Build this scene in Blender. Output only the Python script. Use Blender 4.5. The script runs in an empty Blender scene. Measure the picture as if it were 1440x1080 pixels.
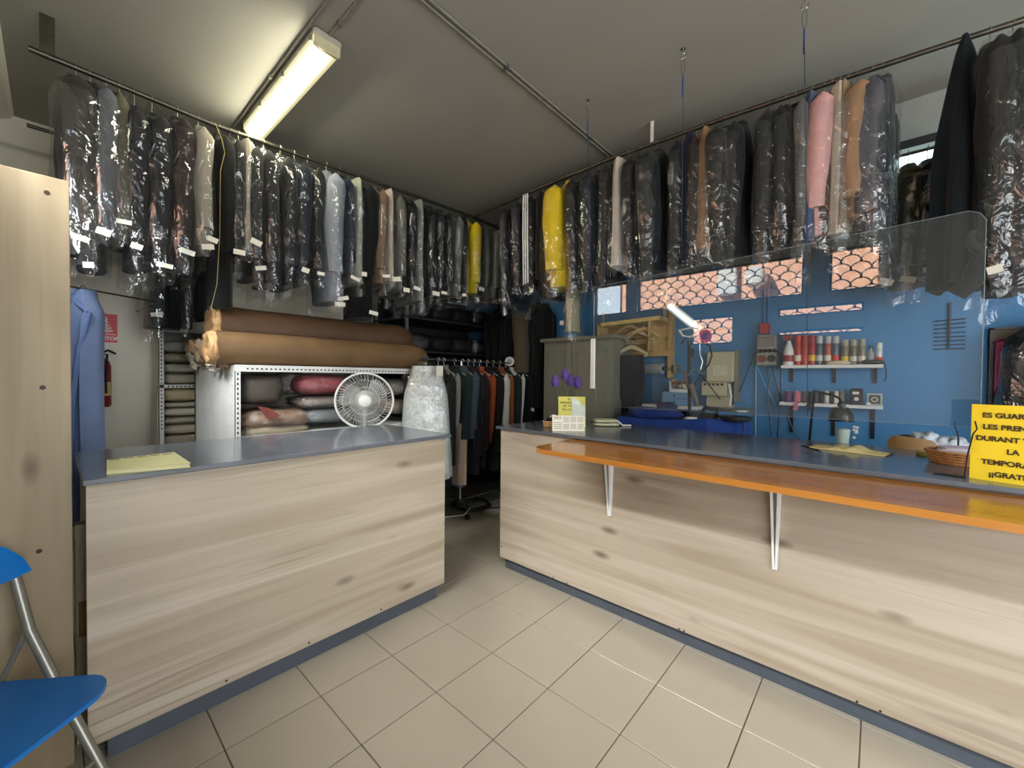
import bpy, math, random
from mathutils import Vector, Matrix, noise
SC = bpy.context.scene
COL = SC.collection
PI = math.pi

# ------------------------------------------------------------------ camera
F_PX, PITCH, YAW, ROLL, CAM_H = 576.64, .0172, .7283, .0096, 1.45
_f0 = Vector((-math.sin(YAW), math.cos(YAW), 0)); _r0 = Vector((math.cos(YAW), math.sin(YAW), 0)); _u0 = Vector((0, 0, 1))
FWD = _f0*math.cos(PITCH) - _u0*math.sin(PITCH)
_u1 = _f0*math.sin(PITCH) + _u0*math.cos(PITCH)
RGT = _r0*math.cos(ROLL) + _u1*math.sin(ROLL)
UPV = _u1*math.cos(ROLL) - _r0*math.sin(ROLL)
CAM = Vector((0, 0, CAM_H))
cd = bpy.data.cameras.new('camera'); cam = bpy.data.objects.new('camera', cd); COL.objects.link(cam)
cam.matrix_world = Matrix(((RGT.x, UPV.x, -FWD.x, 0), (RGT.y, UPV.y, -FWD.y, 0), (RGT.z, UPV.z, -FWD.z, CAM_H), (0, 0, 0, 1)))
cd.sensor_width = 36; cd.lens = F_PX/1440*36; cd.clip_start = .02; cd.clip_end = 200
SC.camera = cam

# ------------------------------------------------------------------ view, world, lights
vs = SC.view_settings
vs.view_transform = 'Standard'; vs.look = 'None'; vs.gamma = 1; vs.use_curve_mapping = False
vs.exposure = -0.3
SC.cycles.max_bounces = 9; SC.cycles.diffuse_bounces = 4; SC.cycles.glossy_bounces = 4
SC.cycles.transmission_bounces = 6; SC.cycles.transparent_max_bounces = 28
SC.cycles.sample_clamp_indirect = 6; SC.cycles.caustics_reflective = False; SC.cycles.caustics_refractive = False

W = bpy.data.worlds.new('sky'); SC.world = W; W.use_nodes = True
_bg = W.node_tree.nodes['Background']; _bg.inputs[0].default_value = (.60, .76, 1, 1); _bg.inputs[1].default_value = 3.0

WALL_R_X = 3.0
def area_light(name, loc, rot, sx, sy, power, color):
    l = bpy.data.lights.new(name, 'AREA'); l.shape = 'RECTANGLE'; l.size = sx; l.size_y = sy; l.energy = power; l.color = color
    o = bpy.data.objects.new(name, l); COL.objects.link(o); o.location = loc; o.rotation_euler = rot
    return o
# sun on the street, high over the shop roof
sl = bpy.data.lights.new('sun', 'SUN'); sl.energy = 80; sl.angle = .01; sl.color = (1, .93, .82)
so = bpy.data.objects.new('sun', sl); COL.objects.link(so); so.rotation_euler = Vector((-.45, .62, .64)).to_track_quat('Z', 'Y').to_euler()
# daylight falling through the glazed shop door behind the photographer and an added side window
area_light('door_daylight', (1.75, -.52, 1.5), (math.radians(90), 0, 0), 1.9, 2.6, 80, (1, .985, .96))
area_light('added_side_light', (WALL_R_X+.3, .95, 1.6), (math.radians(90), 0, math.radians(90)), 2.3, 2.6, 190, (1, .985, .96))  # unseen window, invented to even out the light on the counters
# daylight through the row of transom panes
area_light('transom_daylight', (-1.7, -.9, 3.55), (math.radians(55), 0, 0), 3.4, .8, 1500, (1, .985, .96))

# ------------------------------------------------------------------ pixel -> place (frame 1440x1080)
def _ray(x, y): return FWD + RGT*((x-720)/F_PX) - UPV*((y-540)/F_PX)
def onx(x, y, X): d = _ray(x, y); return CAM + d*(X/d.x)
def ony(x, y, Y): d = _ray(x, y); return CAM + d*(Y/d.y)
def onz(x, y, Z): d = _ray(x, y); return CAM + d*((Z-CAM_H)/d.z)

# ------------------------------------------------------------------ materials
def lin(c): 
    c = c/255.0
    return c/12.92 if c <= .04045 else ((c+.055)/1.055)**2.4
def rgb(c): return (lin(c[0]), lin(c[1]), lin(c[2]), 1)
_M = {}
def nt(name):
    m = bpy.data.materials.new(name); m.use_nodes = True; n = m.node_tree.nodes; l = m.node_tree.links
    return m, n, l, n['Principled BSDF']
def mat(name, c, rough=.5, metal=0, var=.08, scale=9, bump=0, bscale=None, spec=.5, emit=0, coat=0, alpha=1, sheen=0, stretch=(1, 1, 1)):
    if name in _M: return _M[name]
    m, n, l, b = nt(name); _M[name] = m
    tc = n.new('ShaderNodeTexCoord'); mp = n.new('ShaderNodeMapping'); mp.inputs['Scale'].default_value = stretch
    l.new(tc.outputs['Object'], mp.inputs['Vector'])
    nz = n.new('ShaderNodeTexNoise'); nz.inputs['Scale'].default_value = scale; nz.inputs['Detail'].default_value = 3
    l.new(mp.outputs[0], nz.inputs['Vector'])
    cr = n.new('ShaderNodeValToRGB'); a = rgb(c)
    cr.color_ramp.elements[0].position = .3; cr.color_ramp.elements[1].position = .7
    cr.color_ramp.elements[0].color = tuple(max(0, v*(1-var*1.6)) for v in a[:3])+(1,)
    cr.color_ramp.elements[1].color = tuple(min(1, v*(1+var*1.6)) for v in a[:3])+(1,)
    l.new(nz.outputs['Fac'], cr.inputs['Fac']); l.new(cr.outputs['Color'], b.inputs['Base Color'])
    b.inputs['Roughness'].default_value = rough; b.inputs['Metallic'].default_value = metal
    b.inputs['Specular IOR Level'].default_value = spec; b.inputs['Coat Weight'].default_value = coat; b.inputs['Alpha'].default_value = alpha
    b.inputs['Coat Roughness'].default_value = .06; b.inputs['Sheen Weight'].default_value = sheen
    if emit:
        l.new(cr.outputs['Color'], b.inputs['Emission Color']); b.inputs['Emission Strength'].default_value = emit
    if bump:
        n2 = n.new('ShaderNodeTexNoise'); n2.inputs['Scale'].default_value = bscale or scale*4; n2.inputs['Detail'].default_value = 4
        l.new(mp.outputs[0], n2.inputs['Vector'])
        bp = n.new('ShaderNodeBump'); bp.inputs['Strength'].default_value = bump; bp.inputs['Distance'].default_value = .01
        l.new(n2.outputs['Fac'], bp.inputs['Height']); l.new(bp.outputs['Normal'], b.inputs['Normal'])
    return m
def wood(name, light, mid, dark, axis, rough=.45, knots=1, grain=1.0, coat=0, gs=1.0):
    """laminate or timber with the grain along axis 0/1/2"""
    if name in _M: return _M[name]
    m, n, l, b = nt(name); _M[name] = m
    tc = n.new('ShaderNodeTexCoord')
    def mapped(sl, sc):
        mp = n.new('ShaderNodeMapping'); s = [sc, sc, sc]; s[axis] = sl; mp.inputs['Scale'].default_value = s
        l.new(tc.outputs['Object'], mp.inputs['Vector']); return mp.outputs[0]
    def noisy(v, scale, det, dist):
        x = n.new('ShaderNodeTexNoise'); x.inputs['Scale'].default_value = scale; x.inputs['Detail'].default_value = det; x.inputs['Distortion'].default_value = dist
        l.new(v, x.inputs['Vector']); return x.outputs['Fac']
    def ramp(v, *st):
        r = n.new('ShaderNodeValToRGB'); e = r.color_ramp.elements
        while len(e) < len(st): e.new(.5)
        for q, (p, c) in zip(e, st): q.position = p; q.color = c
        l.new(v, r.inputs['Fac']); return r.outputs['Color']
    def mix(f, a, c, mode='MIX', fac=1):
        x = n.new('ShaderNodeMixRGB'); x.blend_type = mode
        if f is None: x.inputs[0].default_value = fac
        else: l.new(f, x.inputs[0])
        l.new(a, x.inputs[1])
        if isinstance(c, tuple): x.inputs[2].default_value = c
        else: l.new(c, x.inputs[2])
        return x.outputs[0]
    L, Mi, D = rgb(light), rgb(mid), rgb(dark)
    broad = ramp(noisy(mapped(.5*gs, 9*gs), 1.0, 4, .7), (.36, L), (.5, tuple((a+c)/2 for a, c in zip(L, Mi))), (.66, tuple(a*.92 for a in Mi)))
    fine = noisy(mapped(1.6*gs, 70*gs), 1.0, 5, .3)
    streak = ramp(fine, (.52, (0, 0, 0, 1)), (.74, (.55*grain,)*3+(1,)))
    c1 = mix(streak, broad, Mi)
    # cathedral lines
    wv = n.new('ShaderNodeTexWave'); wv.wave_type = 'BANDS'; wv.bands_direction = 'XYZ'[(axis+1) % 3] if axis != 2 else 'X'
    wv.inputs['Scale'].default_value = 1.5; wv.inputs['Distortion'].default_value = 9; wv.inputs['Detail'].default_value = 2.5; wv.inputs['Detail Scale'].default_value = .9
    l.new(mapped(.35*gs, 4.5*gs), wv.inputs['Vector'])
    lines = ramp(wv.outputs['Fac'], (.86, (0, 0, 0, 1)), (.99, (.38*grain,)*3+(1,)))
    patch = ramp(noisy(mapped(.8*gs, 2.2*gs), 1.0, 1, 0), (.55, (0, 0, 0, 1)), (.66, (1, 1, 1, 1)))
    lines = mix(None, lines, patch, 'MULTIPLY')
    c2 = mix(lines, c1, D)
    sx = n.new('ShaderNodeSeparateXYZ'); l.new(tc.outputs['Object'], sx.inputs[0])
    pm = n.new('ShaderNodeMath'); pm.operation = 'MULTIPLY'; pm.inputs[1].default_value = 8.2*gs; l.new(sx.outputs[2 if axis != 2 else 1], pm.inputs[0])
    pf = n.new('ShaderNodeMath'); pf.operation = 'FLOOR'; l.new(pm.outputs[0], pf.inputs[0])
    wn = n.new('ShaderNodeTexWhiteNoise'); wn.noise_dimensions = '1D'; l.new(pf.outputs[0], wn.inputs['W'])
    pr = ramp(wn.outputs['Value'], (.2, (0, 0, 0, 1)), (1, (.42, .42, .42, 1)))
    c2 = mix(pr, c2, Mi)
    if knots:
        vo = n.new('ShaderNodeTexVoronoi'); vo.inputs['Scale'].default_value = 1; vo.inputs['Randomness'].default_value = 1
        l.new(mapped(2.0*gs, 5.0*gs), vo.inputs['Vector'])
        kn = ramp(vo.outputs['Distance'], (.04, (.8,)*3+(1,)), (.15, (0, 0, 0, 1)))
        c2 = mix(kn, c2, D)
    l.new(c2, b.inputs['Base Color']); b.inputs['Roughness'].default_value = rough
    b.inputs['Coat Weight'].default_value = coat; b.inputs['Coat Roughness'].default_value = .05
    return m
def film_material(name, gloss, haze, rough, bstr, bscale, tint=(.95, .96, .97), fspan=.6):
    """thin clear plastic: lets light through, glints along its creases"""
    if name in _M: return _M[name]
    m = bpy.data.materials.new(name); m.use_nodes = True; _M[name] = m
    n = m.node_tree.nodes; l = m.node_tree.links; n.remove(n['Principled BSDF']); out = n['Material Output']
    tr = n.new('ShaderNodeBsdfTransparent'); tr.inputs[0].default_value = tint+(1,)
    gl = n.new('ShaderNodeBsdfGlossy'); gl.inputs['Color'].default_value = (1, 1, 1, 1); gl.inputs['Roughness'].default_value = rough
    df = n.new('ShaderNodeBsdfDiffuse'); df.inputs['Color'].default_value = (.8, .82, .84, 1)
    lw = n.new('ShaderNodeLayerWeight'); lw.inputs['Blend'].default_value = .5
    pw = n.new('ShaderNodeMath'); pw.operation = 'POWER'; pw.inputs[1].default_value = 4; l.new(lw.outputs['Facing'], pw.inputs[0])
    mr = n.new('ShaderNodeMapRange'); mr.inputs['To Min'].default_value = gloss; mr.inputs['To Max'].default_value = min(1, gloss+fspan)
    mx = n.new('ShaderNodeMixShader'); m2 = n.new('ShaderNodeMixShader')
    if bstr:
        tc = n.new('ShaderNodeTexCoord'); mp = n.new('ShaderNodeMapping'); mp.inputs['Scale'].default_value = (1, 1, .62)
        nz = n.new('ShaderNodeTexNoise'); nz.inputs['Scale'].default_value = bscale; nz.inputs['Detail'].default_value = 3; nz.inputs['Distortion'].default_value = 1.4
        bp = n.new('ShaderNodeBump'); bp.inputs['Strength'].default_value = bstr; bp.inputs['Distance'].default_value = .02
        l.new(tc.outputs['Object'], mp.inputs['Vector']); l.new(mp.outputs[0], nz.inputs['Vector']); l.new(nz.outputs['Fac'], bp.inputs['Height'])
        l.new(bp.outputs[0], gl.inputs['Normal']); l.new(bp.outputs[0], lw.inputs['Normal'])
    l.new(pw.outputs[0], mr.inputs['Value']); l.new(mr.outputs[0], mx.inputs[0])
    m2.inputs[0].default_value = haze; l.new(tr.outputs[0], m2.inputs[1]); l.new(df.outputs[0], m2.inputs[2])
    l.new(m2.outputs[0], mx.inputs[1]); l.new(gl.outputs[0], mx.inputs[2]); l.new(mx.outputs[0], out.inputs['Surface'])
    return m

def translucent(name, c):
    m = bpy.data.materials.new(name); m.use_nodes = True; n = m.node_tree.nodes; l = m.node_tree.links; n.remove(n['Principled BSDF'])
    t = n.new('ShaderNodeBsdfTranslucent'); nz_ = n.new('ShaderNodeTexNoise'); nz_.inputs['Scale'].default_value = 30
    r = n.new('ShaderNodeValToRGB'); r.color_ramp.elements[0].color = tuple(v*.9 for v in rgb(c)[:3])+(1,); r.color_ramp.elements[1].color = rgb(c)
    l.new(nz_.outputs['Fac'], r.inputs[0]); l.new(r.outputs[0], t.inputs[0]); l.new(t.outputs[0], n['Material Output'].inputs[0]); return m
# ------------------------------------------------------------------ mesh helpers
class MB:
    def __init__(s): s.v = []; s.f = []
    def add(s, vs, fs):
        o = len(s.v); s.v += [Vector(v) for v in vs]; s.f += [tuple(i+o for i in f) for f in fs]; return s
    def box(s, a, b, bev=0):
        x0, y0, z0 = (min(a[i], b[i]) for i in range(3)); x1, y1, z1 = (max(a[i], b[i]) for i in range(3))
        if bev <= 0:
            return s.add([(x0,y0,z0),(x1,y0,z0),(x1,y1,z0),(x0,y1,z0),(x0,y0,z1),(x1,y0,z1),(x1,y1,z1),(x0,y1,z1)],
                         [(0,3,2,1),(4,5,6,7),(0,1,5,4),(1,2,6,5),(2,3,7,6),(3,0,4,7)])
        bev = min(bev, (x1-x0)/2.01, (y1-y0)/2.01, (z1-z0)/2.01); vs = []
        for (i, z) in ((1, z0), (0, z0+bev), (0, z1-bev), (1, z1)):
            k = bev if i else 0; e = bev
            X0, X1, Y0, Y1 = x0+k, x1-k, y0+k, y1-k
            vs += [(X0+e,Y0,z),(X1-e,Y0,z),(X1,Y0+e,z),(X1,Y1-e,z),(X1-e,Y1,z),(X0+e,Y1,z),(X0,Y1-e,z),(X0,Y0+e,z)]
        fs = [tuple(range(7, -1, -1)), tuple(range(24, 32))]
        for r in range(3):
            for k in range(8): fs.append((r*8+k, r*8+(k+1) % 8, r*8+8+(k+1) % 8, r*8+8+k))
        return s.add(vs, fs)
    def rings(s, rings, cap=True, closed=False):
        n = len(rings[0]); vs = [p for r in rings for p in r]; fs = []; R = len(rings)
        for i in range(R if closed else R-1):
            for k in range(n): fs.append((i*n+k, i*n+(k+1) % n, ((i+1) % R)*n+(k+1) % n, ((i+1) % R)*n+k))
        if cap and not closed: fs.append(tuple(range(n-1, -1, -1))); fs.append(tuple(range((R-1)*n, R*n)))
        return s.add(vs, fs)
    def tube(s, pts, r, n=8, cap=True, closed=False):
        pts = [Vector(p) for p in pts]; P = len(pts); rs = r if isinstance(r, (list, tuple)) else [r]*P; out = []; up = None
        for i, p in enumerate(pts):
            if closed: d = pts[(i+1) % P]-pts[i-1]
            else: d = pts[min(i+1, P-1)]-pts[max(i-1, 0)]
            d.normalize()
            if up is None: up = Vector((0, 0, 1)) if abs(d.z) < .9 else Vector((1, 0, 0))
            a = d.cross(up); a.normalize(); b = a.cross(d); b.normalize(); up = b
            out.append([p+(a*math.cos(t)+b*math.sin(t))*rs[i] for t in (2*PI*k/n for k in range(n))])
        return s.rings(out, cap, closed)
    def lathe(s, prof, c=(0, 0, 0), n=20, axis=None):
        c = Vector(c); ax = Vector(axis).normalized() if axis else Vector((0, 0, 1))
        u = ax.orthogonal().normalized(); w = ax.cross(u)
        return s.rings([[c+ax*z+(u*math.cos(2*PI*k/n)+w*math.sin(2*PI*k/n))*max(r, 1e-4) for k in range(n)] for r, z in prof], True)
    def prism(s, poly, d):
        n = len(poly); d = Vector(d); a = [Vector(p) for p in poly]
        return s.add(a+[p+d for p in a], [tuple(range(n-1, -1, -1)), tuple(range(n, 2*n))]+[(k, (k+1) % n, n+(k+1) % n, n+k) for k in range(n)])
    def quad(s, a, b, c, d): return s.add([a, b, c, d], [(0, 1, 2, 3)])
    def build(s, name, m, parent=None, smooth=False, world=True, recalc=True):
        me = bpy.data.meshes.new(name)
        off = parent_loc(parent) if (parent is not None and world) else Vector()
        me.from_pydata([tuple(v-off) for v in s.v], [], s.f)
        if recalc:
            import bmesh
            bm = bmesh.new(); bm.from_mesh(me); bmesh.ops.recalc_face_normals(bm, faces=bm.faces); bm.to_mesh(me); bm.free()
        if smooth:
            me.polygons.foreach_set('use_smooth', [True]*len(me.polygons))
            if smooth != 'all': me.set_sharp_from_angle(angle=math.radians(38))
        me.materials.append(m)
        o = bpy.data.objects.new(name, me); COL.objects.link(o)
        if parent is not None: o.parent = parent
        return o
def parent_loc(o):
    v = Vector()
    while o is not None: v += o.location; o = o.parent
    return v
def tag(o, label, cat, group=None):
    o['label'] = label; o['category'] = cat
    if group: o['group'] = group
    return o
def thing(name, label, cat, loc=(0, 0, 0), rot=(0, 0, 0), group=None):
    o = bpy.data.objects.new(name, None); COL.objects.link(o); o.location = loc; o.rotation_euler = rot; o.empty_display_size = .05
    return tag(o, label, cat, group)
def struct(o): o['kind'] = 'structure'; return o
def bx(name, m, a, b, parent=None, bev=0): return MB().box(a, b, bev).build(name, m, parent)
def lettering(name, txt, size, m, parent, loc, rot, align='CENTER', depth=.0006, bold=0):
    cu = bpy.data.curves.new(name, 'FONT'); cu.body = txt; cu.size = size; cu.align_x = align; cu.align_y = 'CENTER'; cu.extrude = depth; cu.offset = bold
    t = bpy.data.objects.new(name+'_src', cu); COL.objects.link(t)
    dg = bpy.context.evaluated_depsgraph_get(); me = bpy.data.meshes.new_from_object(t.evaluated_get(dg))
    bpy.data.objects.remove(t); me.materials.clear(); me.materials.append(m)
    o = bpy.data.objects.new(name, me); COL.objects.link(o); o.location = loc; o.rotation_euler = rot; o.parent = parent
    return o
def arc(c, r, a0, a1, n, u=(1, 0, 0), w=(0, 0, 1)):
    c, u, w = Vector(c), Vector(u), Vector(w)
    return [c+(u*math.cos(a0+(a1-a0)*k/n)+w*math.sin(a0+(a1-a0)*k/n))*r for k in range(n+1)]
def nz(x, y, z): return noise.noise((x, y, z))
ORD = ['first','second','third','fourth','fifth','sixth','seventh','eighth','ninth','tenth','eleventh','twelfth','thirteenth','fourteenth','fifteenth','sixteenth','seventeenth','eighteenth','nineteenth','twentieth']
ORD += ['twenty-'+w for w in ORD[:9]]+['thirtieth']+['thirty-'+w for w in ORD[:9]]+['fortieth']

# common materials
ROOM_H, WALL_L, WALL_B, WALL_F, WALL_R = 3.5, -5.2, 4.18, -.3, 3.0
m_ceil = mat('ceiling_plaster', (160, 157, 148), .9, var=.02, scale=1.2, bump=.05, bscale=40)
m_wall = mat('white_wall_paint', (222, 216, 204), .85, var=.02, scale=2, bump=.06, bscale=60)
m_blue = mat('blue_wall_paint', (66, 132, 184), .6, var=.05, scale=1.5, bump=.06, bscale=50)
m_tile = mat('beige_floor_tile', (168, 158, 142), .2, var=.025, scale=2.2, spec=.5)
m_grout = mat('tile_grout', (92, 84, 74), .9)
m_woodY = wood('pale_pine_laminate_lengthwise', (193, 181, 165), (163, 148, 127), (92, 73, 58), 1, .42)
m_woodX = wood('pale_pine_laminate_across', (195, 181, 166), (165, 149, 129), (94, 75, 60), 0, .42)
m_board = wood('pine_board', (162, 146, 118), (144, 126, 98), (84, 62, 40), 2, .5, grain=.7)
m_top = mat('slate_blue_worktop', (92, 97, 105), .17, var=.1, scale=3, stretch=(1, 3, 1), spec=.55)
m_plinth = mat('blue_grey_plinth', (76, 82, 92), .4, var=.06)
m_orange = wood('orange_varnished_beech', (182, 120, 50), (166, 104, 40), (124, 74, 26), 0, .2, knots=0, grain=.5, coat=.15)
m_black = mat('black_plastic', (16, 16, 18), .4)
m_white = mat('white_plastic', (228, 228, 226), .4, var=.03)
m_steel = mat('bright_steel', (190, 192, 195), .22, 1, var=.05)
m_rail = mat('dull_steel_rail', (96, 92, 84), .4, .9, var=.12, scale=20)
m_grey = mat('grey_metal', (122, 122, 118), .45, .4)
m_paper = mat('white_paper', (232, 230, 220), .8, var=.03)
m_cardwhite = mat('white_enamel', (222, 222, 220), .5, var=.03)
m_film = film_material('clear_dry_cleaning_film', .08, .002, .07, 1.0, 12, fspan=.16)
m_filmh = film_material('silvery_dry_cleaning_film', .15, .01, .09, 1.0, 9, fspan=.3)

# ================================================================== SETTING
# floor: separate tiles on a grout bed
T, TX, TY = .3653, -1.8526, 1.5301
fl = struct(bx('floor', m_grout, (WALL_L-.1, WALL_F-.3, -.06), (WALL_R+.1, WALL_B+.1, -.004)))
tile_me = None; n_t = 0; rest = MB()
random.seed(4)
for i in range(-10, 14):
    for j in range(-6, 8):
        x0, y0 = TX+i*T, TY+j*T
        xa, xb, ya, yb = max(x0, WALL_L), min(x0+T, WALL_R), max(y0, WALL_F), min(y0+T, WALL_B)
        if xb-xa < .03 or yb-ya < .03: continue
        full = xb-xa > T-.001 and yb-ya > T-.001
        if full and -3.7 < x0 < .6 and -.2 < y0 < 3.2:
            if tile_me is None:
                g = .0022
                o = MB().box((g, g, -.012), (T-g, T-g, 0), .0015).build('tile', m_tile, fl); tile_me = o.data
            else:
                o = bpy.data.objects.new('tile', tile_me); COL.objects.link(o); o.parent = fl
            o.location = (x0, y0, random.uniform(-.0004, .0002)); n_t += 1
        else: rest.box((xa+.002, ya+.002, -.012), (xb-.002, yb-.002, 0))
ro = rest.build('tile_field', m_tile, fl); ro['kind'] = 'stuff'
# ceiling
struct(bx('ceiling', m_ceil, (WALL_L-.2, WALL_F-.15, ROOM_H), (WALL_R+.2, WALL_B+.2, ROOM_H+.2)))
# walls
struct(bx('wall_left', m_wall, (WALL_L-.15, WALL_F-.15, -.05), (WALL_L, WALL_B+.15, ROOM_H)))
wb = struct(bx('wall_back', m_blue, (WALL_L-.15, WALL_B, -.05), (WALL_R+.15, WALL_B+.15, 2.62)))
m_upper = mat('pale_grey_paint', (168, 174, 172), .85, var=.03)
WX0, WX1, WZ0, WZ1 = .02, 1.6, 2.72, 3.2
ub = MB().box((WALL_L-.15, WALL_B, 2.62), (WX0, WALL_B+.15, ROOM_H)).box((WX1, WALL_B, 2.62), (WALL_R+.15, WALL_B+.15, ROOM_H))
ub.box((WX0, WALL_B, 2.62), (WX1, WALL_B+.15, WZ0)).box((WX0, WALL_B, WZ1), (WX1, WALL_B+.15, ROOM_H))
struct(ub.build('wall_back', m_upper))
hw = struct(bx('window_1', mat('window_frame_dark', (46, 50, 52), .5), (WX0, WALL_B-.03, WZ1-.06), (WX1, WALL_B+.1, WZ1)))
bx('frame_rail', mat('window_frame_dark', (46, 50, 52)), (WX0, WALL_B+.05, WZ0), (WX1, WALL_B+.1, WZ0+.04), hw)
for q in range(4):
    xx = WX0+(WX1-WX0-.04)*q/3
    bx('frame_post', mat('window_frame_dark', (46, 50, 52)), (xx, WALL_B+.045, WZ0), (xx+.04, WALL_B+.1, WZ1), hw)
    if q < 3: bx('pane', mat('frosted_lit_pane', (205, 228, 226), .3, var=.05, emit=5), (xx+.04, WALL_B+.07, WZ0+.04), (xx+.04+(WX1-WX0-.04)/3-.04, WALL_B+.078, WZ1-.04), hw)
SY0, SY1, SZ0, SZ1 = -.2, 2.1, .3, 2.9
wr_ = MB().box((WALL_R, WALL_F-.15, -.05), (WALL_R+.15, SY0, ROOM_H)).box((WALL_R, SY1, -.05), (WALL_R+.15, WALL_B+.15, ROOM_H)).box((WALL_R, SY0, -.05), (WALL_R+.15, SY1, SZ0)).box((WALL_R, SY0, SZ1), (WALL_R+.15, SY1, ROOM_H))
struct(wr_.build('wall_right', m_wall))
# shop front behind the photographer: piers, transom row, glazed door, added side window
m_front = mat('shopfront_paint', (196, 194, 188), .8, var=.03)
TZ0, TZ1 = 2.40, 2.85
fr = MB()
def fbox(x0, x1, z0, z1): fr.box((x0, WALL_F-.12, z0), (x1, WALL_F, z1))
fbox(WALL_L-.15, WALL_R+.15, TZ1, ROOM_H)
for x0, x1 in ((WALL_L-.15, -3.29), (-2.76, -2.59), (-.64, -.41), (0, .75)): fbox(x0, x1, TZ0, TZ1)
fbox(WALL_L-.15, -1.85, -.05, TZ0); fbox(-1.85, -1.34, -.05, 1.89); fbox(-1.85, -1.34, 2.24, TZ0); fbox(-1.34, -.88, -.05, TZ0)
fbox(-.88, -.12, -.05, 1.95); fbox(-.88, -.12, 2.01, 2.17); fbox(-.88, -.12, 2.27, TZ0); fbox(-.12, .75, -.05, TZ0)
fbox(2.75, WALL_R+.15, -.05, TZ1); fbox(.75, 2.75, -.05, .12)
struct(fr.build('wall_front', m_front))
m_glass = film_material('window_glass', .05, .0, .01, 0, 1, (.97, .985, .98), .8)
m_frame = mat('dark_window_frame', (58, 60, 62), .45, .3)
m_bar = mat('dark_grille_bar', (28, 28, 30), .5, .4)
def grille(x0, x1, z0, z1, parent, pitch=.17):
    """roller-grille of overlapping arcs outside the glass"""
    b = MB(); r = pitch*.56; j = 0; z = z0-pitch*.2
    while z < z1+.02:
        x = x0+(pitch/2 if j % 2 else 0)
        while x < x1+.05:
            pts = [p for p in arc((x, WALL_F-.16, z), r, PI*.02, PI*.98, 8) if x0-.02 <= p.x <= x1+.02 and z0-.02 <= p.z <= z1+.03]
            if len(pts) > 1: b.tube(pts, .0065, 4, cap=False)
            x += pitch
        z += pitch*.5; j += 1
    b.build('roller_grille', m_bar, parent)
for k, (x0, x1, z0, z1) in enumerate(((-.41, 0, TZ0, TZ1), (-2.59, -.64, TZ0, TZ1), (-3.29, -2.76, TZ0, TZ1), (-1.85, -1.34, 1.89, 2.24), (-.88, -.12, 2.17, 2.27), (-.88, -.12, 1.95, 2.01))):
    w = MB()
    for a in ((x0, z0, x1, z0+.018), (x0, z1-.018, x1, z1), (x0, z0, x0+.018, z1), (x1-.018, z0, x1, z1)): w.box((a[0], WALL_F-.09, a[1]), (a[2], WALL_F-.04, a[3]))
    wo = struct(w.build('window_%d' % (k+2), m_frame))
    bx('pane', m_glass, (x0, WALL_F-.07, z0), (x1, WALL_F-.064, z1), wo)
    if k != 2: grille(x0, x1, z0, z1, wo)
    if k == 3:
        b = MB().lathe([(.085, 0), (.085, .002)], (-1.68, WALL_F-.062, 2.0), 28, (0, 1, 0)); b.build('round_sticker', translucent('red_sticker', (236, 70, 90)), wo)
        b = MB().lathe([(.05, 0), (.05, .003)], (-1.68, WALL_F-.06, 2.0), 28, (0, 1, 0)); b.build('sticker_centre', translucent('pale_blue_sticker', (190, 226, 240)), wo)
gd = struct(MB().box((.75, WALL_F-.1, .12), (.81, WALL_F-.03, TZ1)).box((2.69, WALL_F-.1, .12), (2.75, WALL_F-.03, TZ1)).box((1.72, WALL_F-.1, .12), (1.79, WALL_F-.03, TZ1)).box((.75, WALL_F-.1, TZ1-.06), (2.75, WALL_F-.03, TZ1)).box((.75, WALL_F-.1, .12), (2.75, WALL_F-.03, .2)).build('door_1', m_frame))
bx('pane', m_glass, (.81, WALL_F-.07, .2), (1.72, WALL_F-.064, TZ1-.06), gd); bx('pane', m_glass, (1.79, WALL_F-.07, .2), (2.69, WALL_F-.064, TZ1-.06), gd)
MB().tube([(1.66, WALL_F, .95), (1.66, WALL_F+.05, .97), (1.66, WALL_F+.05, 1.25), (1.66, WALL_F, 1.27)], .012).build('door_handle', m_steel, gd, True)
sw = MB()
for a in ((SY0, SZ0, SY1, SZ0+.06), (SY0, SZ1-.06, SY1, SZ1), (SY0, SZ0, SY0+.06, SZ1), (SY1-.06, SZ0, SY1, SZ1), (.92, SZ0, .98, SZ1)): sw.box((WALL_R+.04, a[0], a[1]), (WALL_R+.1, a[2], a[3]))
sw = struct(sw.build('window_8', m_frame)); bx('pane', m_glass, (WALL_R+.066, SY0, SZ0), (WALL_R+.072, SY1, SZ1), sw)  # right-wall window added only to let more light into the room
# coving where the shop-front wall meets the ceiling
struct(MB().prism([(WALL_L, WALL_F, ROOM_H), (WALL_L, WALL_F+.11, ROOM_H), (WALL_L, WALL_F+.09, ROOM_H-.03), (WALL_L, WALL_F+.03, ROOM_H-.06), (WALL_L, WALL_F, ROOM_H-.1)], (WALL_R-WALL_L, 0, 0)).build('trim_1', m_wall))
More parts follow.
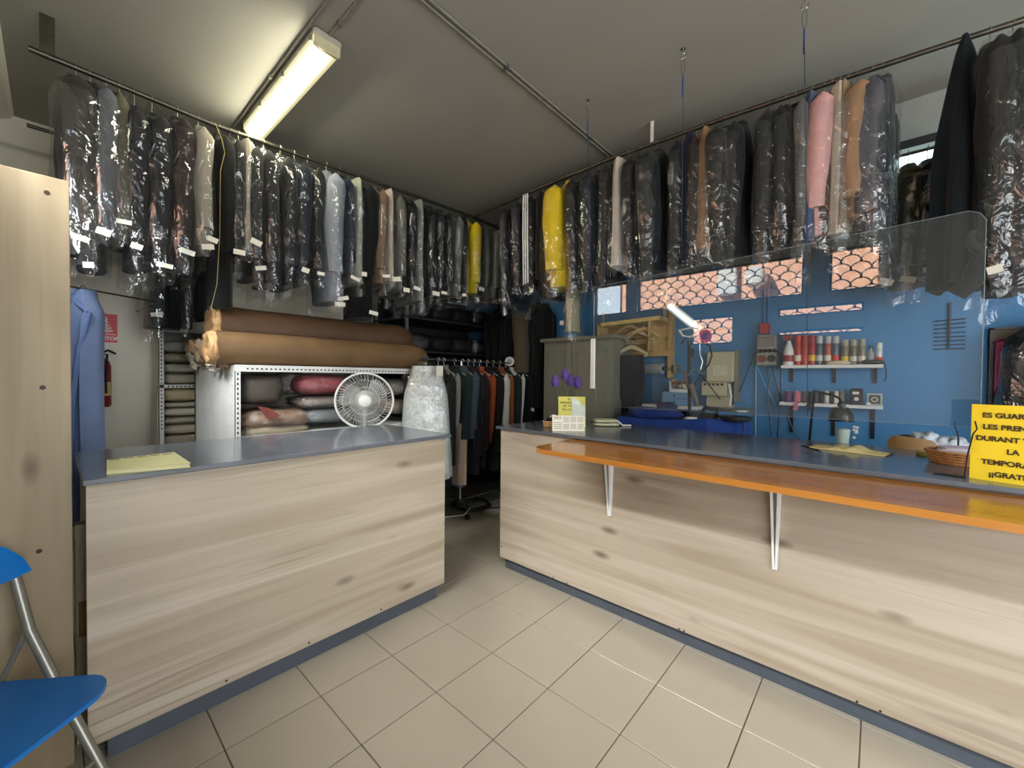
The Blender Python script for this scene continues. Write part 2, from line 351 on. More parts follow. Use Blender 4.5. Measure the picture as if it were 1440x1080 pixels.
# street outside
st = struct(bx('ground_street', mat('asphalt', (120, 118, 114), .9, var=.1, scale=14), (-30, -14, -.2), (30, WALL_F-.15, -.06)))
def brick_mat():
    m, n, l, b = nt('brick_facade'); tc = n.new('ShaderNodeTexCoord'); mp = n.new('ShaderNodeMapping'); mp.inputs['Rotation'].default_value = (math.radians(90), 0, 0)
    br = n.new('ShaderNodeTexBrick'); br.inputs['Color1'].default_value = rgb((206, 150, 120)); br.inputs['Color2'].default_value = rgb((192, 132, 104)); br.inputs['Mortar'].default_value = rgb((196, 176, 160))
    br.inputs['Scale'].default_value = 3.2; br.inputs['Mortar Size'].default_value = .03
    l.new(tc.outputs['Object'], mp.inputs[0]); l.new(mp.outputs[0], br.inputs[0]); l.new(br.outputs['Color'], b.inputs['Base Color']); b.inputs['Roughness'].default_value = .9
    return m
bd = thing('brick_building', 'brick house across the street, seen mirrored in the hanging clear screen', 'building', (-3, -9.5, -.06))
m_brick = brick_mat()
bw = MB(); wins = [(-9, 1), (-6, 1), (-3.2, 1), (-.6, 1), (2, 1), (5, 1)]
bw.box((-22, -9.8, -.06), (1.6, -9.5, 8)); bw.build('facade', m_brick, bd)
bx('roof_cornice', m_wall, (-22.2, -9.9, 8), (1.8, -9.3, 8.3), bd)
for xx in (-10.5, -7.2, -4.4, -1.2):
    wf = bx('window', m_white, (xx, -9.5, 5.7), (xx+1.1, -9.44, 7.3), bd); bx('pane', mat('dark_street_pane', (70, 86, 100), .1), (xx+.08, -9.45, 5.78), (xx+1.02, -9.43, 7.22), wf)

q = ony(1024, 390, 14.76); bx('white_banner', m_white, (q.x-.28, -9.5, q.z-.6), (q.x+.28, -9.3, q.z+.6), bd, .03)
q = ony(860, 420, 14.76); bx('pale_shutter', mat('pale_blue_shutter', (206, 222, 240), .7), (q.x-1.2, -9.5, q.z-1.5), (q.x+.4, -9.42, q.z+1), bd)
q = ony(1065, 395, 14.76); MB().lathe([(.05, -.3), (.28, -.15), (.3, .1), (.2, .35), (.05, .4)], (q.x, -9.2, q.z), 16).build('street_lantern', m_white, bd, True)
# ================================================================== CEILING FITTINGS
def lampfit():
    x0, x1, yc, z1 = -3.86, -2.49, 1.115, ROOM_H
    t = thing('fluorescent_fitting', 'long lit fluorescent ceiling lamp with ribbed clear cover above the left rail', 'lamp', ((x0+x1)/2, yc, z1))
    prof = lambda w, h, z: [(-w, z), (-w*1.0, z-h*.55), (-w*.8, z-h*.9), (-w*.55, z-h), (w*.55, z-h), (w*.8, z-h*.9), (w*1.0, z-h*.55), (w, z)]
    MB().box((x0, yc-.085, z1-.05), (x1, yc+.085, z1-.002), .012).build('housing', mat('lamp_housing', (188, 184, 168), .5), t, True)
    m, n, l, b = nt('ribbed_lamp_diffuser')
    tc = n.new('ShaderNodeTexCoord'); wv = n.new('ShaderNodeTexWave'); wv.bands_direction = 'Y'; wv.inputs['Scale'].default_value = 38
    l.new(tc.outputs['Object'], wv.inputs['Vector'])
    bp = n.new('ShaderNodeBump'); bp.inputs['Strength'].default_value = .4; l.new(wv.outputs['Fac'], bp.inputs['Height']); l.new(bp.outputs[0], b.inputs['Normal'])
    cr = n.new('ShaderNodeValToRGB'); cr.color_ramp.elements[0].color = rgb((226, 214, 150)); cr.color_ramp.elements[1].color = rgb((250, 244, 200)); l.new(wv.outputs['Fac'], cr.inputs[0])
    l.new(cr.outputs[0], b.inputs['Base Color']); l.new(cr.outputs[0], b.inputs['Emission Color']); b.inputs['Emission Strength'].default_value = .85; b.inputs['Roughness'].default_value = .3
    MB().prism([(x0+.02, yc+a, b_) for a, b_ in prof(.08, .06, z1-.045)], (x1-x0-.04, 0, 0)).build('diffuser', m, t)
    for s in (-1,):
        MB().tube([(x0+.06, yc+s*.04, z1-.108), (x1-.06, yc+s*.04, z1-.108)], .026, 10).build('tube_glow', mat('lit_tube', (255, 250, 222), .3, emit=80, var=.01), t, True)
    for xx in (x1-.012,):
        bx('end_cap', mat('lamp_end_cap', (214, 206, 168), .5), (xx-.03, yc-.078, z1-.112), (xx+.012, yc+.078, z1-.04), t, .012)
    for s in (-1, 1):
        for xx in (x1-.05, x1-.5, x1-.95): bx('clip', m_grey, (xx-.012, yc+s*.083-.006, z1-.075), (xx+.012, yc+s*.083+.006, z1-.04), t)
lampfit()
def conduit(name, label, pts, r, clips, m=m_ceil):
    t = thing(name, label, 'conduit', pts[0]); MB().tube(pts, r, 8).build('pipe', mat('painted_conduit', (140, 136, 126), .8), t, True)
    for c in clips: bx('clip', m_grey, (c[0]-.010, c[1]-.012, ROOM_H-.026), (c[0]+.010, c[1]+.012, ROOM_H-.001), t)
zc = ROOM_H-.012
conduit('ceiling_conduit', 'thin ceiling pipe running on from the near end of the fluorescent lamp', [(-2.49, 1.12, zc), (-.6, 1.12, zc)], .008, [(-2.364, 1.12), (-1.5, 1.12)])
conduit('ceiling_conduit', 'pipe along the ceiling beside the long fluorescent lamp', [(WALL_L, 1.01, zc), (-.6, 1.01, zc)], .008, [(-3.138, 1.01), (-2.0, 1.01)])
conduit('ceiling_conduit', 'left of two thin twin pipes crossing the middle of the ceiling', [(-1.885, -.2, zc), (-1.885, WALL_B, zc)], .007, [(-1.885, 2.0), (-1.885, 3.05)])
conduit('ceiling_conduit', 'right of two thin twin pipes crossing the middle of the ceiling', [(-1.85, -.2, zc), (-1.85, WALL_B, zc)], .007, [(-1.85, 2.0), (-1.85, 3.05)])
# rails
def rail(name, label, pts, r, brackets=(), bw=.03, bm=None):
    t = thing(name, label, 'clothes rail', pts[0]); MB().tube(pts, r, 10).build('bar', m_rail, t, True)
    for (p, q, ax) in brackets:
        MB().box((p.x-bw if ax else p.x-.005, p.y-.005 if ax else p.y-bw, q), (p.x+bw if ax else p.x+.005, p.y+.005 if ax else p.y+bw, p.z)).build('bracket', bm or m_rail, t)
    return t
LR = [onx(40, 68, -3.6), onx(170, 121, -3.6), onx(300, 175, -3.6), onx(410, 214, -3.6), onx(520, 253, -3.6), onx(665, 305, -3.6), Vector((-3.6, 4.17, 3.31))]
rail('hanging_rail', 'long dark steel rail under the ceiling carrying the left row of bagged clothes', LR, .017, [(Vector((-3.6, onx(66, 22, -3.6).y, ROOM_H)), LR[0].z-.02, False)])
RR = [ony(662, 306, 3.2), ony(760, 264, 3.2), ony(862, 222, 3.2), ony(1020, 166, 3.2), ony(1180, 112, 3.2), ony(1440, 28, 3.2), Vector((1.6, 3.2, 3.22))]
rail('hanging_rail', 'long dark steel rail carrying the right row of bagged clothes above the counter', RR, .016, [(Vector((ony(917, 190, 3.2).x, 3.2, ROOM_H)), ony(920, 203, 3.2).z, True), (Vector((1.2, 3.2, ROOM_H)), 3.22, True)], .012, m_white)
rail('hanging_rail', 'second thin rail behind the left row, poking out at the far left', [Vector((-4.75, -.115, 3.285)), Vector((-4.75, 2.4, 3.285))], .014, [(Vector((-4.75, 1.2, ROOM_H)), 3.28, False)])
rail('hanging_rail', 'short dark rail in front of the high window at the right', [Vector((-.1, 3.78, 2.95)), Vector((1.3, 3.78, 2.95))], .010, [(Vector((.9, 3.78, ROOM_H)), 2.94, True)])
def lrail(Y): 
    for a, b in zip(LR, LR[1:]):
        if Y <= b.y: break
    return a+(b-a)*((Y-a.y)/(b.y-a.y))
def rrail(X):
    for a, b in zip(RR, RR[1:]):
        if X <= b.x: break
    return a+(b-a)*((X-a.x)/(b.x-a.x))

# ================================================================== GARMENTS
# every garment hangs from its own hook: local x runs along the rail, local -y faces the room, z = 0 is the rail
def sup(t, a, b, e=.8):
    c, s = math.cos(t), math.sin(t)
    return math.copysign(abs(c)**e, c)*a, math.copysign(abs(s)**e, s)*b
def body_rings(prof, seed, n=18, wob=.012):
    R = []
    for w, tk, z in prof:
        ring = []
        for k in range(n):
            t = 2*PI*k/n; x, y = sup(t, tk, w)
            d = wob*nz(math.cos(t)*2+seed*7.1, math.sin(t)*2+y*6, z*2.2+seed)
            ring.append(Vector((x*(1+d*6), y+d, z+d*.6)))
        R.append(ring)
    return R
def sleeve_rings(y, L, r, seed, z0, n=12):
    R = []; N = 13
    for i in range(N):
        u = i/(N-1); z = z0-u*L
        s = (math.sin(min(1, u/.14)*PI/2))**.7 if u < .14 else 1
        rr = r*(1.0-.22*u)*max(.12, s); ring = []
        for k in range(n):
            t = 2*PI*k/n
            d = 1+.16*nz(math.cos(t)*1.6+seed*3.3, math.sin(t)*1.6+seed, z*5)
            ring.append(Vector((math.cos(t)*rr*1.0*d+.016*math.sin(u*2.4+seed), y+math.sin(t)*rr*.95*d+.02*u, z)))
        R.append(ring)
    return R
def film_rings(W_, T_, L, seed, n=40, m=34, top=-.045):
    R = []
    for i in range(m):
        u = i/(m-1); z = top-(L-.0)*u
        s = u*L
        if s < .07: f = .10+.25*(s/.07)
        elif s < .22: f = .35+.62*((s-.07)/.15)**.75
        else: f = .97+.05*math.sin(s*5+seed)
        fx = min(1, f*1.15+.15)
        ring = []
        for k in range(n):
            t = 2*PI*k/n; x, y = sup(t, T_*fx, W_*f, .75)
            p = (math.cos(t)*2.2+seed*5, math.sin(t)*2.2, z*3.4)
            d = abs(nz(p[0]*1.6, p[1]*1.6, p[2]*1.9))*.024-.005+nz(p[0]*5, p[1]*5, p[2]*3)*.004
            q = math.hypot(x, y) or 1
            hem = .05*nz(math.cos(t)*3+seed, math.sin(t)*3, 5)*(u**6)
            ring.append(Vector((x+x/q*d*1.1+.004*nz(z*9, t, seed), y+y/q*d, z+hem)))
        R.append(ring)
    return R
CLOTH = {}
def cloth(c, kind='wool'):
    k = (tuple(c), kind)
    if k not in CLOTH:
        if max(c) < 75: c = tuple(v*.72 for v in c)
        CLOTH[k] = mat('cloth_%d_%d_%d_%s' % (k[0]+(kind,)), c,   .85 if kind == 'wool' else .6, var=.04, scale=14, bump=.12, bscale=260, sheen=.1 if kind == 'wool' else 0, spec=.25)
    return CLOTH[k]
m_tag = mat('laundry_tag', (228, 226, 212), .8, var=.02)
m_tago = mat('orange_tag', (222, 118, 44), .7)
def add_film(t, W_, T_, L, seed, heavy=False):
    MB().rings(film_rings(W_, T_, L, seed), cap=False).build('plastic_cover', m_filmh if heavy else m_film, t, 'all', world=False)
def garment(name, label, cat, pos, rot, L, col, kind='jacket', T_=.06, W_=.2, film=1, tags=1, seed=0, group=None, hang=.1, hook=(150, 148, 140), col2=None, tagm=None):
    rd = random.Random(seed*13+5)
    t = thing(name, label, cat, pos, (0, 0, rot), group); m = cloth(col); m2 = cloth(col2) if col2 else m
    # hanger with hook over the rail
    hk = mat('hanger_%d' % hook[0], hook, .35, .6 if hook[0] < 200 else 0)
    pts = arc((0, 0, 0), .021, PI*1.15, -PI*.5, 9, (0, 1, 0), (0, 0, 1))+[Vector((0, 0, -hang*.6)), Vector((0, 0, -hang))]
    hb = MB().tube(pts, .0022, 5)
    hb.tube([(0, -W_*.9, -hang-.075), (0, 0, -hang), (0, W_*.9, -hang-.075)], .004, 5); hb.build('hanger', hk, t, True, world=False)
    s = seed*1.37
    if kind == 'trousers':
        # folded over the hanger bar: a flat double fall
        z0 = -hang-.03; pr = [(W_*1.05, T_*.35, z0+.015), (W_*1.15, T_*.7, z0-.01)]+[(W_*(1.2+.03*math.sin(i)), T_*(.75+.08*i/8), z0-.02-(L-abs(z0)-.02)*i/8) for i in range(1, 9)]
        MB().rings(body_rings(pr, s, 16, .008)).build('trouser_legs', m, t, True, world=False)
        MB().box((-T_*.55, -W_*1.16, -L-.0), (T_*.55, W_*1.1, -L+.012)).build('hem', m2, t, world=False)
    else:
        z0 = -hang
        sh = [(.045, .034, z0+.02), (.06, T_*.6, z0-.005), (W_*.5, T_*.85, z0-.035), (W_*.86, T_*.95, z0-.075), (W_, T_, z0-.13)]
        lo = -L; fl = 1.0 if kind != 'coat' else 1.06
        sh += [(W_*(1+(fl-1)*i/7)*(1-.05*math.sin(i*.9)), T_*(1+.12*math.sin(i*.8+s)), z0-.13-(L-abs(z0)-.13)*i/7) for i in range(1, 8)]
        MB().rings(body_rings(sh, s)).build('body', m, t, True, world=False)
        sl = L*(.72 if kind == 'jacket' else .6 if kind == 'coat' else .68)
        for sg in ((-1, 1) if kind != 'dress' else ()):
            MB().rings(sleeve_rings(sg*(W_+.012), sl if sg < 0 else sl*.97, T_*1.05, s+sg, z0-.055)).build('sleeve', m2 if sg < 0 else m, t, True, world=False)
        MB().tube(arc((0, 0, z0+.0), .05, PI*.1, PI*1.9, 8, (0, 1, 0), (.55, 0, .35)), .013, 6).build('collar', m, t, True, world=False)
    if film: add_film(t, W_+T_*1.12+.03 if kind != 'trousers' else W_*1.25+.025, T_*1.1+.012, L+rd.uniform(.02, .09), s, film == 2)
    for q in range(tags):
        w, h = rd.uniform(.02, .042), rd.uniform(.013, .021); a = rd.uniform(-.4, .3); zz = -L+rd.uniform(-.04, .09)-.05*q; xo = rd.uniform(-.02, .02)
        c, s_ = math.cos(a), math.sin(a)
        y = -(W_+.1)-.01*q
        P = [(xo+c*w*i-s_*h*j, y-.008*i, zz+s_*w*i+c*h*j) for i, j in ((-1, -1), (1, -1), (1, 1), (-1, 1))]
        MB().prism(P, (0, -.0015, 0)).build('paper_tag', tagm or m_tag, t, world=False)
    return t

# --- left row ------------------------------------------------------------
# (x in the frame, bottom row, colour, colour words, kind, half thickness, film, tags)
LEFT = [
 (110, 345, (62, 60, 56), 'charcoal grey', 'jacket', .085, 2, 1),
 (131, 372, (44, 44, 48), 'near black', 'jacket', .06, 1, 1),
 (154, 330, (98, 100, 108), 'slate grey', 'jacket', .07, 2, 1),
 (174, 338, (92, 88, 70), 'olive grey', 'jacket', .05, 1, 1),
 (195, 372, (32, 32, 36), 'black', 'jacket', .062, 1, 1),
 (221, 368, (24, 27, 38), 'navy black', 'jacket', .072, 1, 1),
 (258, 372, (52, 34, 36), 'dark maroon', 'jacket', .072, 1, 1),
 (288, 345, (150, 142, 128), 'light stone', 'jacket', .062, 1, 2),
 (318, 432, (14, 14, 15), 'long black', 'coat', .06, 0, 0),
 (334, 372, (52, 50, 48), 'charcoal', 'jacket', .045, 1, 1),
 (346, 352, (160, 152, 138), 'light grey', 'trousers', .06, 1, 1),
 (360, 388, (46, 46, 46), 'dark grey', 'jacket', .055, 1, 1),
 (382, 398, (24, 24, 26), 'black', 'jacket', .065, 1, 0),
 (406, 402, (22, 22, 24), 'black', 'jacket', .06, 1, 0),
 (426, 396, (28, 36, 54), 'dark navy', 'jacket', .055, 1, 1),
 (445, 392, (26, 26, 28), 'black', 'jacket', .055, 1, 1),
 (472, 424, (136, 142, 152), 'light blue-grey', 'shirt', .085, 1, 2),
 (490, 388, (30, 38, 66), 'navy blue', 'jacket', .05, 1, 1),
 (503, 398, (150, 152, 140), 'pale grey-green', 'trousers', .055, 1, 1),
 (518, 446, (12, 12, 13), 'long black', 'coat', .075, 0, 1),
 (537, 398, (128, 104, 84), 'light brown', 'jacket', .055, 1, 1),
 (549, 396, (186, 168, 152), 'pinkish beige', 'trousers', .05, 1, 1),
 (563, 408, (98, 96, 88), 'mottled grey', 'jacket', .055, 1, 1),
 (578, 412, (24, 30, 32), 'green black', 'jacket', .05, 1, 1),
 (591, 424, (128, 130, 126), 'mid grey', 'trousers', .055, 1, 0),
 (603, 410, (18, 18, 20), 'black', 'jacket', .05, 1, 1),
 (617, 416, (26, 32, 40), 'blue black', 'jacket', .055, 1, 1),
 (630, 412, (18, 18, 18), 'black', 'jacket', .05, 1, 0),
 (642, 416, (96, 96, 94), 'ash grey', 'jacket', .05, 1, 1),
 (653, 420, (26, 26, 28), 'black', 'trousers', .05, 1, 0),
 (668, 412, (214, 190, 20), 'bright yellow', 'jacket', .075, 1, 1),
 (683, 418, (92, 98, 92), 'grey green', 'jacket', .05, 1, 0),
 (695, 418, (134, 134, 126), 'light grey', 'jacket', .055, 1, 1),
 (707, 420, (104, 102, 96), 'dusty grey', 'jacket', .05, 1, 1),
]
for i, (px, yb, c, cw, kd, th, fm, tg) in enumerate(LEFT):
    ym = 300
    Y = onx(px, ym, -3.42).y; p = lrail(Y); L = p.z-onx(px, yb, -3.40).z
    nm = {'jacket': 'suit_jacket', 'coat': 'long_coat', 'trousers': 'folded_trousers', 'shirt': 'shirt'}[kd]
    noun = nm.replace('_', ' ')
    lab = '%s %s%s, %s from the left on the left ceiling rail' % (cw, {'suit jacket': 'jacket', 'long coat': 'coat', 'folded trousers': 'trousers', 'shirt': 'shirt'}[noun], ' in clear plastic' if fm else '', ORD[i])
    garment(nm, lab, {'trousers': 'trousers', 'coat': 'coat', 'shirt': 'shirt'}.get(kd, 'jacket'), p, PI/2+random.uniform(-.05, .05), L, c, kd, th, .19, fm, tg, i+1, 'bagged clothes on the left ceiling rail',
            hang=.13 if i in (4, 5) else .09, hook=(214, 206, 176) if 10 <= i <= 16 else (150, 148, 140), tagm=m_tago if i in (12, 13) else None)
for i, px in ((12, 388), (13, 410)):
    pass
# --- row behind it on the second rail --------------------------------------
BACKROW = [(222, 458, (70, 74, 78), 'silvery grey', 2), (243, 462, (34, 36, 38), 'black', 0), (262, 460, (52, 42, 38), 'dark brown', 1), (283, 448, (44, 52, 56), 'slate', 0), (300, 440, (20, 20, 22), 'black', 0)]
for i, (px, yb, c, cw, fm) in enumerate(BACKROW):
    Y = onx(px, 430, -4.55).y; L = 3.285-onx(px, yb, -4.55).z
    garment('long_coat', '%s long coat%s, %s along the rear rail above the shelves' % (cw, ' in plastic' if fm else '', ORD[i]), 'coat', (-4.75, Y, 3.285), PI/2, L, c, 'coat', .065, .2, fm, 1 if i == 0 else 0, 60+i, 'long coats on the rear left rail')
# --- right row --------------------------------------------------------------
RIGHT = [
 (712, 432, (34, 34, 38), 'black', 'jacket', .05, 1, 0),
 (729, 398, (40, 44, 54), 'dark blue-grey', 'jacket', .06, 1, 0),
 (747, 402, (26, 26, 28), 'black three-striped', 'tracksuit', .065, 1, 0),
 (762, 415, (36, 28, 26), 'dark brown', 'jacket', .045, 0, 1),
 (783, 402, (226, 196, 14), 'bright yellow', 'jacket', .11, 1, 1),
 (807, 400, (30, 30, 34), 'black', 'jacket', .065, 1, 0),
 (827, 402, (30, 38, 46), 'blue black', 'jacket', .075, 1, 0),
 (850, 392, (34, 26, 26), 'dark red', 'jacket', .06, 1, 0),
 (869, 374, (196, 190, 180), 'off white', 'trousers', .075, 1, 0),
 (887, 378, (32, 30, 36), 'black', 'jacket', .06, 1, 0),
 (911, 378, (32, 40, 42), 'greenish grey', 'jacket', .095, 1, 0),
 (951, 372, (24, 26, 40), 'navy black', 'jacket', .06, 1, 0),
 (966, 366, (26, 28, 56), 'navy blue', 'trousers', .05, 0, 0),
 (976, 364, (58, 44, 36), 'dark brown', 'jacket', .045, 1, 0),
 (989, 350, (134, 104, 70), 'tan brown', 'trousers', .075, 1, 0),
 (1008, 358, (44, 44, 42), 'charcoal', 'jacket', .085, 1, 0),
 (1030, 360, (32, 36, 40), 'dark slate', 'jacket', .06, 1, 0),
 (1072, 352, (38, 40, 40), 'charcoal', 'jacket', .065, 1, 0),
 (1095, 346, (20, 20, 20), 'black', 'jacket', .065, 1, 0),
 (1110, 342, (28, 22, 20), 'brown black', 'jacket', .05, 0, 0),
 (1122, 352, (96, 98, 96), 'mid grey', 'jacket', .05, 1, 0),
 (1134, 340, (70, 84, 112), 'slate blue', 'trousers', .055, 0, 0),
 (1151, 330, (206, 158, 156), 'dusty pink', 'shirt', .07, 1, 0),
 (1163, 336, (84, 60, 44), 'brown', 'jacket', .04, 0, 0),
 (1174, 330, (196, 186, 168), 'cream', 'trousers', .075, 1, 0),
 (1186, 322, (146, 124, 96), 'beige', 'trousers', .045, 1, 0),
 (1199, 304, (158, 124, 92), 'tan', 'jacket', .075, 1, 0),
 (1222, 330, (74, 74, 84), 'grey mauve', 'jacket', .07, 1, 0),
 (1237, 334, (50, 60, 66), 'dark grey-blue', 'jacket', .055, 1, 0),
]
for i, (px, yb, c, cw, kd, th, fm, tg) in enumerate(RIGHT):
    X = ony(px, 300, 3.02).x; p = rrail(X); L = p.z-ony(px, yb, 3.0).z
    nm = {'jacket': 'suit_jacket', 'trousers': 'folded_trousers', 'shirt': 'shirt', 'tracksuit': 'tracksuit_top'}[kd]
    noun = {'jacket': 'jacket', 'trousers': 'trousers', 'shirt': 'shirt', 'tracksuit': 'tracksuit top'}[kd]
    lab = '%s %s%s, %s from the left on the right ceiling rail' % (cw, noun, ' in clear plastic' if fm else '', ORD[i])
    g = garment(nm, lab, {'trousers': 'trousers', 'shirt': 'shirt'}.get(kd, 'jacket'), p, random.uniform(-.06, .06), L, c, 'jacket' if kd == 'tracksuit' else kd, th, .19, fm, tg, 100+i, 'bagged clothes on the right ceiling rail')
    if kd == 'tracksuit':
        for q in (-1, 0, 1):
            MB().tube([(q*.024-.004, -.262, -.16), (q*.026, -.268, -.3), (q*.026, -.265, -.6), (q*.026, -.25, -L+.02)], .007, 6).build('white_stripe', m_white, g, True, world=False)
        MB().tube([(-.03, -.05, -.12), (-.03, -.18, -.15), (-.02, -.25, -.18)], .006, 6).build('white_stripe', m_white, g, True, world=False)
    if i == 4:
        MB().box((-.07, -.272, -.37), (.03, -.262, -.345)).build('sleeve_patch', m_black, g, world=False)
        MB().box((-.07, -.274, -.42), (.04, -.262, -.385)).build('reflective_band', mat('pale_reflective', (226, 214, 120), .4), g, world=False)
        MB().tube([(.05, -.1, -.11), (.09, -.02, -.1), (.11, .05, -.13)], .02, 6).build('hood_edge', cloth((226, 196, 14)), g, True, world=False)
    if i == 26:
        for zz in (0, -.03): MB().lathe([(.011, 0), (.009, .006)], (.005, -.265, -L+.1+zz), 10, (0, -1, 0)).build('button', m_black, g, world=False)
# garments at the far right end
p = rrail(ony(1357, 60, 3.2).x)
t = thing('draped_cloak', 'dark teal cloak falling from a point on the right ceiling rail', 'cloak', p)
R = []
for i in range(16):
    u = i/15; z = .02-u*(p.z-ony(1345, 395, 3.0).z+.02); w = .012+.085*min(1, u*2.2)**.7+.02*u; d = .02+.13*min(1, u*2.2)
    R.append([Vector((math.cos(a)*w*(1+.16*math.sin(a*7+2)*min(1, u*2)), math.sin(a)*d*(1+.2*math.sin(a*6)*min(1, u*2)), z+.02*math.sin(a*5)*u)) for a in (2*PI*k/36 for k in range(36))])
MB().rings(R).build('cloth_fall', cloth((16, 32, 42)), t, True, world=False)
MB().tube([(.06, -.16, -.9), (.07, -.17, -1.15), (.03, -.16, -1.3), (-.02, -.15, -1.36)], [.03, .04, .045, .04], 10).build('belt_end', cloth((30, 34, 40)), t, True, world=False)
p = rrail(ony(1398, 200, 3.02).x); L = p.z-ony(1398, 385, 3.0).z
g = garment('long_coat', 'dark brown-grey coat with a looped sleeve at the right end of the rail', 'coat', p, .05, L, (40, 38, 37), 'coat', .065, .2, 1, 1, 150)
MB().tube(arc((.01, -.23, -L+.17), .10, PI*.55, -PI*1.15, 16, (1, .25, 0), (0, 0, .8)), [.016+.012*math.sin(k*.2) for k in range(17)], 12).build('looped_sleeve', cloth((40, 38, 37)), g, True, world=False)
p = rrail(ony(1432, 200, 3.02).x); L = p.z-ony(1432, 402, 3.0).z
garment('suit_jacket', 'black jacket cut off by the right edge of the picture', 'jacket', p, .02, L, (24, 26, 32), 'jacket', .08, .2, 1, 0, 151)
for i, (px, yb, c, lab) in enumerate(((1252, 392, (24, 26, 30), 'black jacket hanging low behind the row, left of the olive one'), (1277, 395, (84, 82, 58), 'olive green jacket hanging low in front of the high window'), (1306, 388, (28, 24, 28), 'black bagged jacket hanging low beside the olive green one'))):
    X = ony(px, 300, 3.6).x; garment('suit_jacket', lab, 'jacket', (X, 3.78, 2.95), random.uniform(-.1, .1), 2.95-ony(px, yb, 3.58).z, c, 'jacket', .085, .2, 1, 1, 160+i, 'jackets on the short rail')
# garments hung low between the two rows
garment('long_coat', 'olive brown coat hanging low in the far corner below the rails', 'coat', (ony(738, 440, 3.8).x, 3.82, ROOM_H-.022), 0, ROOM_H-.022-ony(738, 487, 3.7).z, (84, 74, 58), 'coat', .11, .1, 0, 0, 170, hang=.92)
p = rrail(ony(806, 430, 3.2).x); garment('folded_trousers', 'cream trousers with a pale label hanging below the yellow jacket', 'trousers', p, 0, p.z-ony(806, 466, 3.15).z, (176, 166, 132), 'trousers', .05, .08, 1, 1, 171, hang=.78)
rail('hanging_rail', 'short rail of black coats in the dark corner behind the rolling rack', [Vector((-3.9, 3.97, 2.42)), Vector((-2.93, 3.97, 2.42))], .012, [(Vector((-3.85, 3.97, ROOM_H)), 2.41, True), (Vector((-2.98, 3.97, ROOM_H)), 2.41, True)], .006)
for i in range(8):
    garment('long_coat', 'black coat in the dark corner, %s from the left on the short rail' % ORD[i], 'coat', (-3.82+.115*i, 3.97, 2.42), random.uniform(-.1, .1), 1.3+.1*random.random(), ((22, 22, 24), (30, 28, 30), (26, 28, 34), (34, 30, 28))[i % 4], 'coat', .06, .15, 0, 1 if i % 3 == 1 else 0, 270+i, 'black coats on the short corner rail')

# ================================================================== LEFT COUNTER
t = thing('service_counter', 'left pale wood counter with a slate blue top and dark plinth', 'counter', (-2.45, .9, 0))
bx('worktop', m_top, (-2.87, .068, 1.048), (-2.088, 1.748, 1.07), t, .003)
bx('front_panel', m_woodY, (-2.128, .077, .088), (-2.108, 1.712, 1.048), t, .0015)
bx('end_panel', m_woodX, (-2.84, .085, .088), (-2.128, .105, 1.048), t); bx('end_panel', m_woodX, (-2.84, 1.692, .088), (-2.128, 1.712, 1.048), t)
bx('inner_shelf', m_woodY, (-2.82, .112, .5), (-2.13, 1.692, .52), t)
bx('plinth', m_plinth, (-2.8, .13, 0), (-2.135, 1.672, .087), t)
for yy in (.5, .85, 1.25): MB().lathe([(.005, 0), (.004, .002)], (-2.108, yy, .105), 8, (1, 0, 0)).build('screw', m_black, t)
# notepad lying on it
np_ = [onz(150, 660, 1.092), onz(268, 650, 1.092), onz(245, 636, 1.092), onz(150, 647, 1.092)]
t = thing('receipt_book', 'yellow-green receipt book lying on the left counter', 'notebook', (np_[0].x, np_[0].y, 1.07))
m_yg = mat('yellow_green_card', (190, 186, 138), .7, var=.04)
MB().prism([Vector((p.x, p.y, 1.0705)) for p in np_], (0, 0, .004)).build('back_cover', m_yg, t)
c_ = sum(np_, Vector())/4
MB().prism([Vector((c_.x+(p.x-c_.x)*.98, c_.y+(p.y-c_.y)*.98, 1.0745)) for p in np_], (0, 0, .012)).build('pages', mat('pale_yellow_paper', (206, 200, 158), .8, scale=60, stretch=(1, 1, 30)), t)
MB().prism([Vector((p.x, p.y, 1.0865+.004*(i in (2, 3)))) for i, p in enumerate(np_)], (0, 0, .003)).build('front_cover', m_yg, t)
for k in range(5): bx('print_line', mat('grey_print', (98, 94, 70), .8), (c_.x-.115+.0, c_.y-.1+.042*k, 1.0935), (c_.x-.10, c_.y-.068+.042*k, 1.0941), t)

# ================================================================== RIGHT COUNTER
t = thing('service_counter', 'long right counter in pale wood with an orange ledge along its front', 'counter', (0, 2.6, 0))
bx('worktop', m_top, (-2.14, 2.22, 1.06), (2.4, 3.085, 1.08), t, .003)
bx('front_panel', m_woodX, (-2.115, 2.250, .088), (2.38, 2.270, 1.06), t, .0015)
bx('end_panel', m_woodY, (-2.115, 2.270, .088), (-2.095, 3.06, 1.06), t)
bx('inner_shelf', m_woodX, (-2.09, 2.28, .5), (2.38, 3.02, .52), t)
bx('plinth', m_plinth, (-2.09, 2.290, 0), (2.35, 3.0, .087), t)
bx('plinth_cap', mat('dark_joint', (30, 36, 46), .6), (-2.09, 2.286, .078), (2.35, 2.291, .087), t)
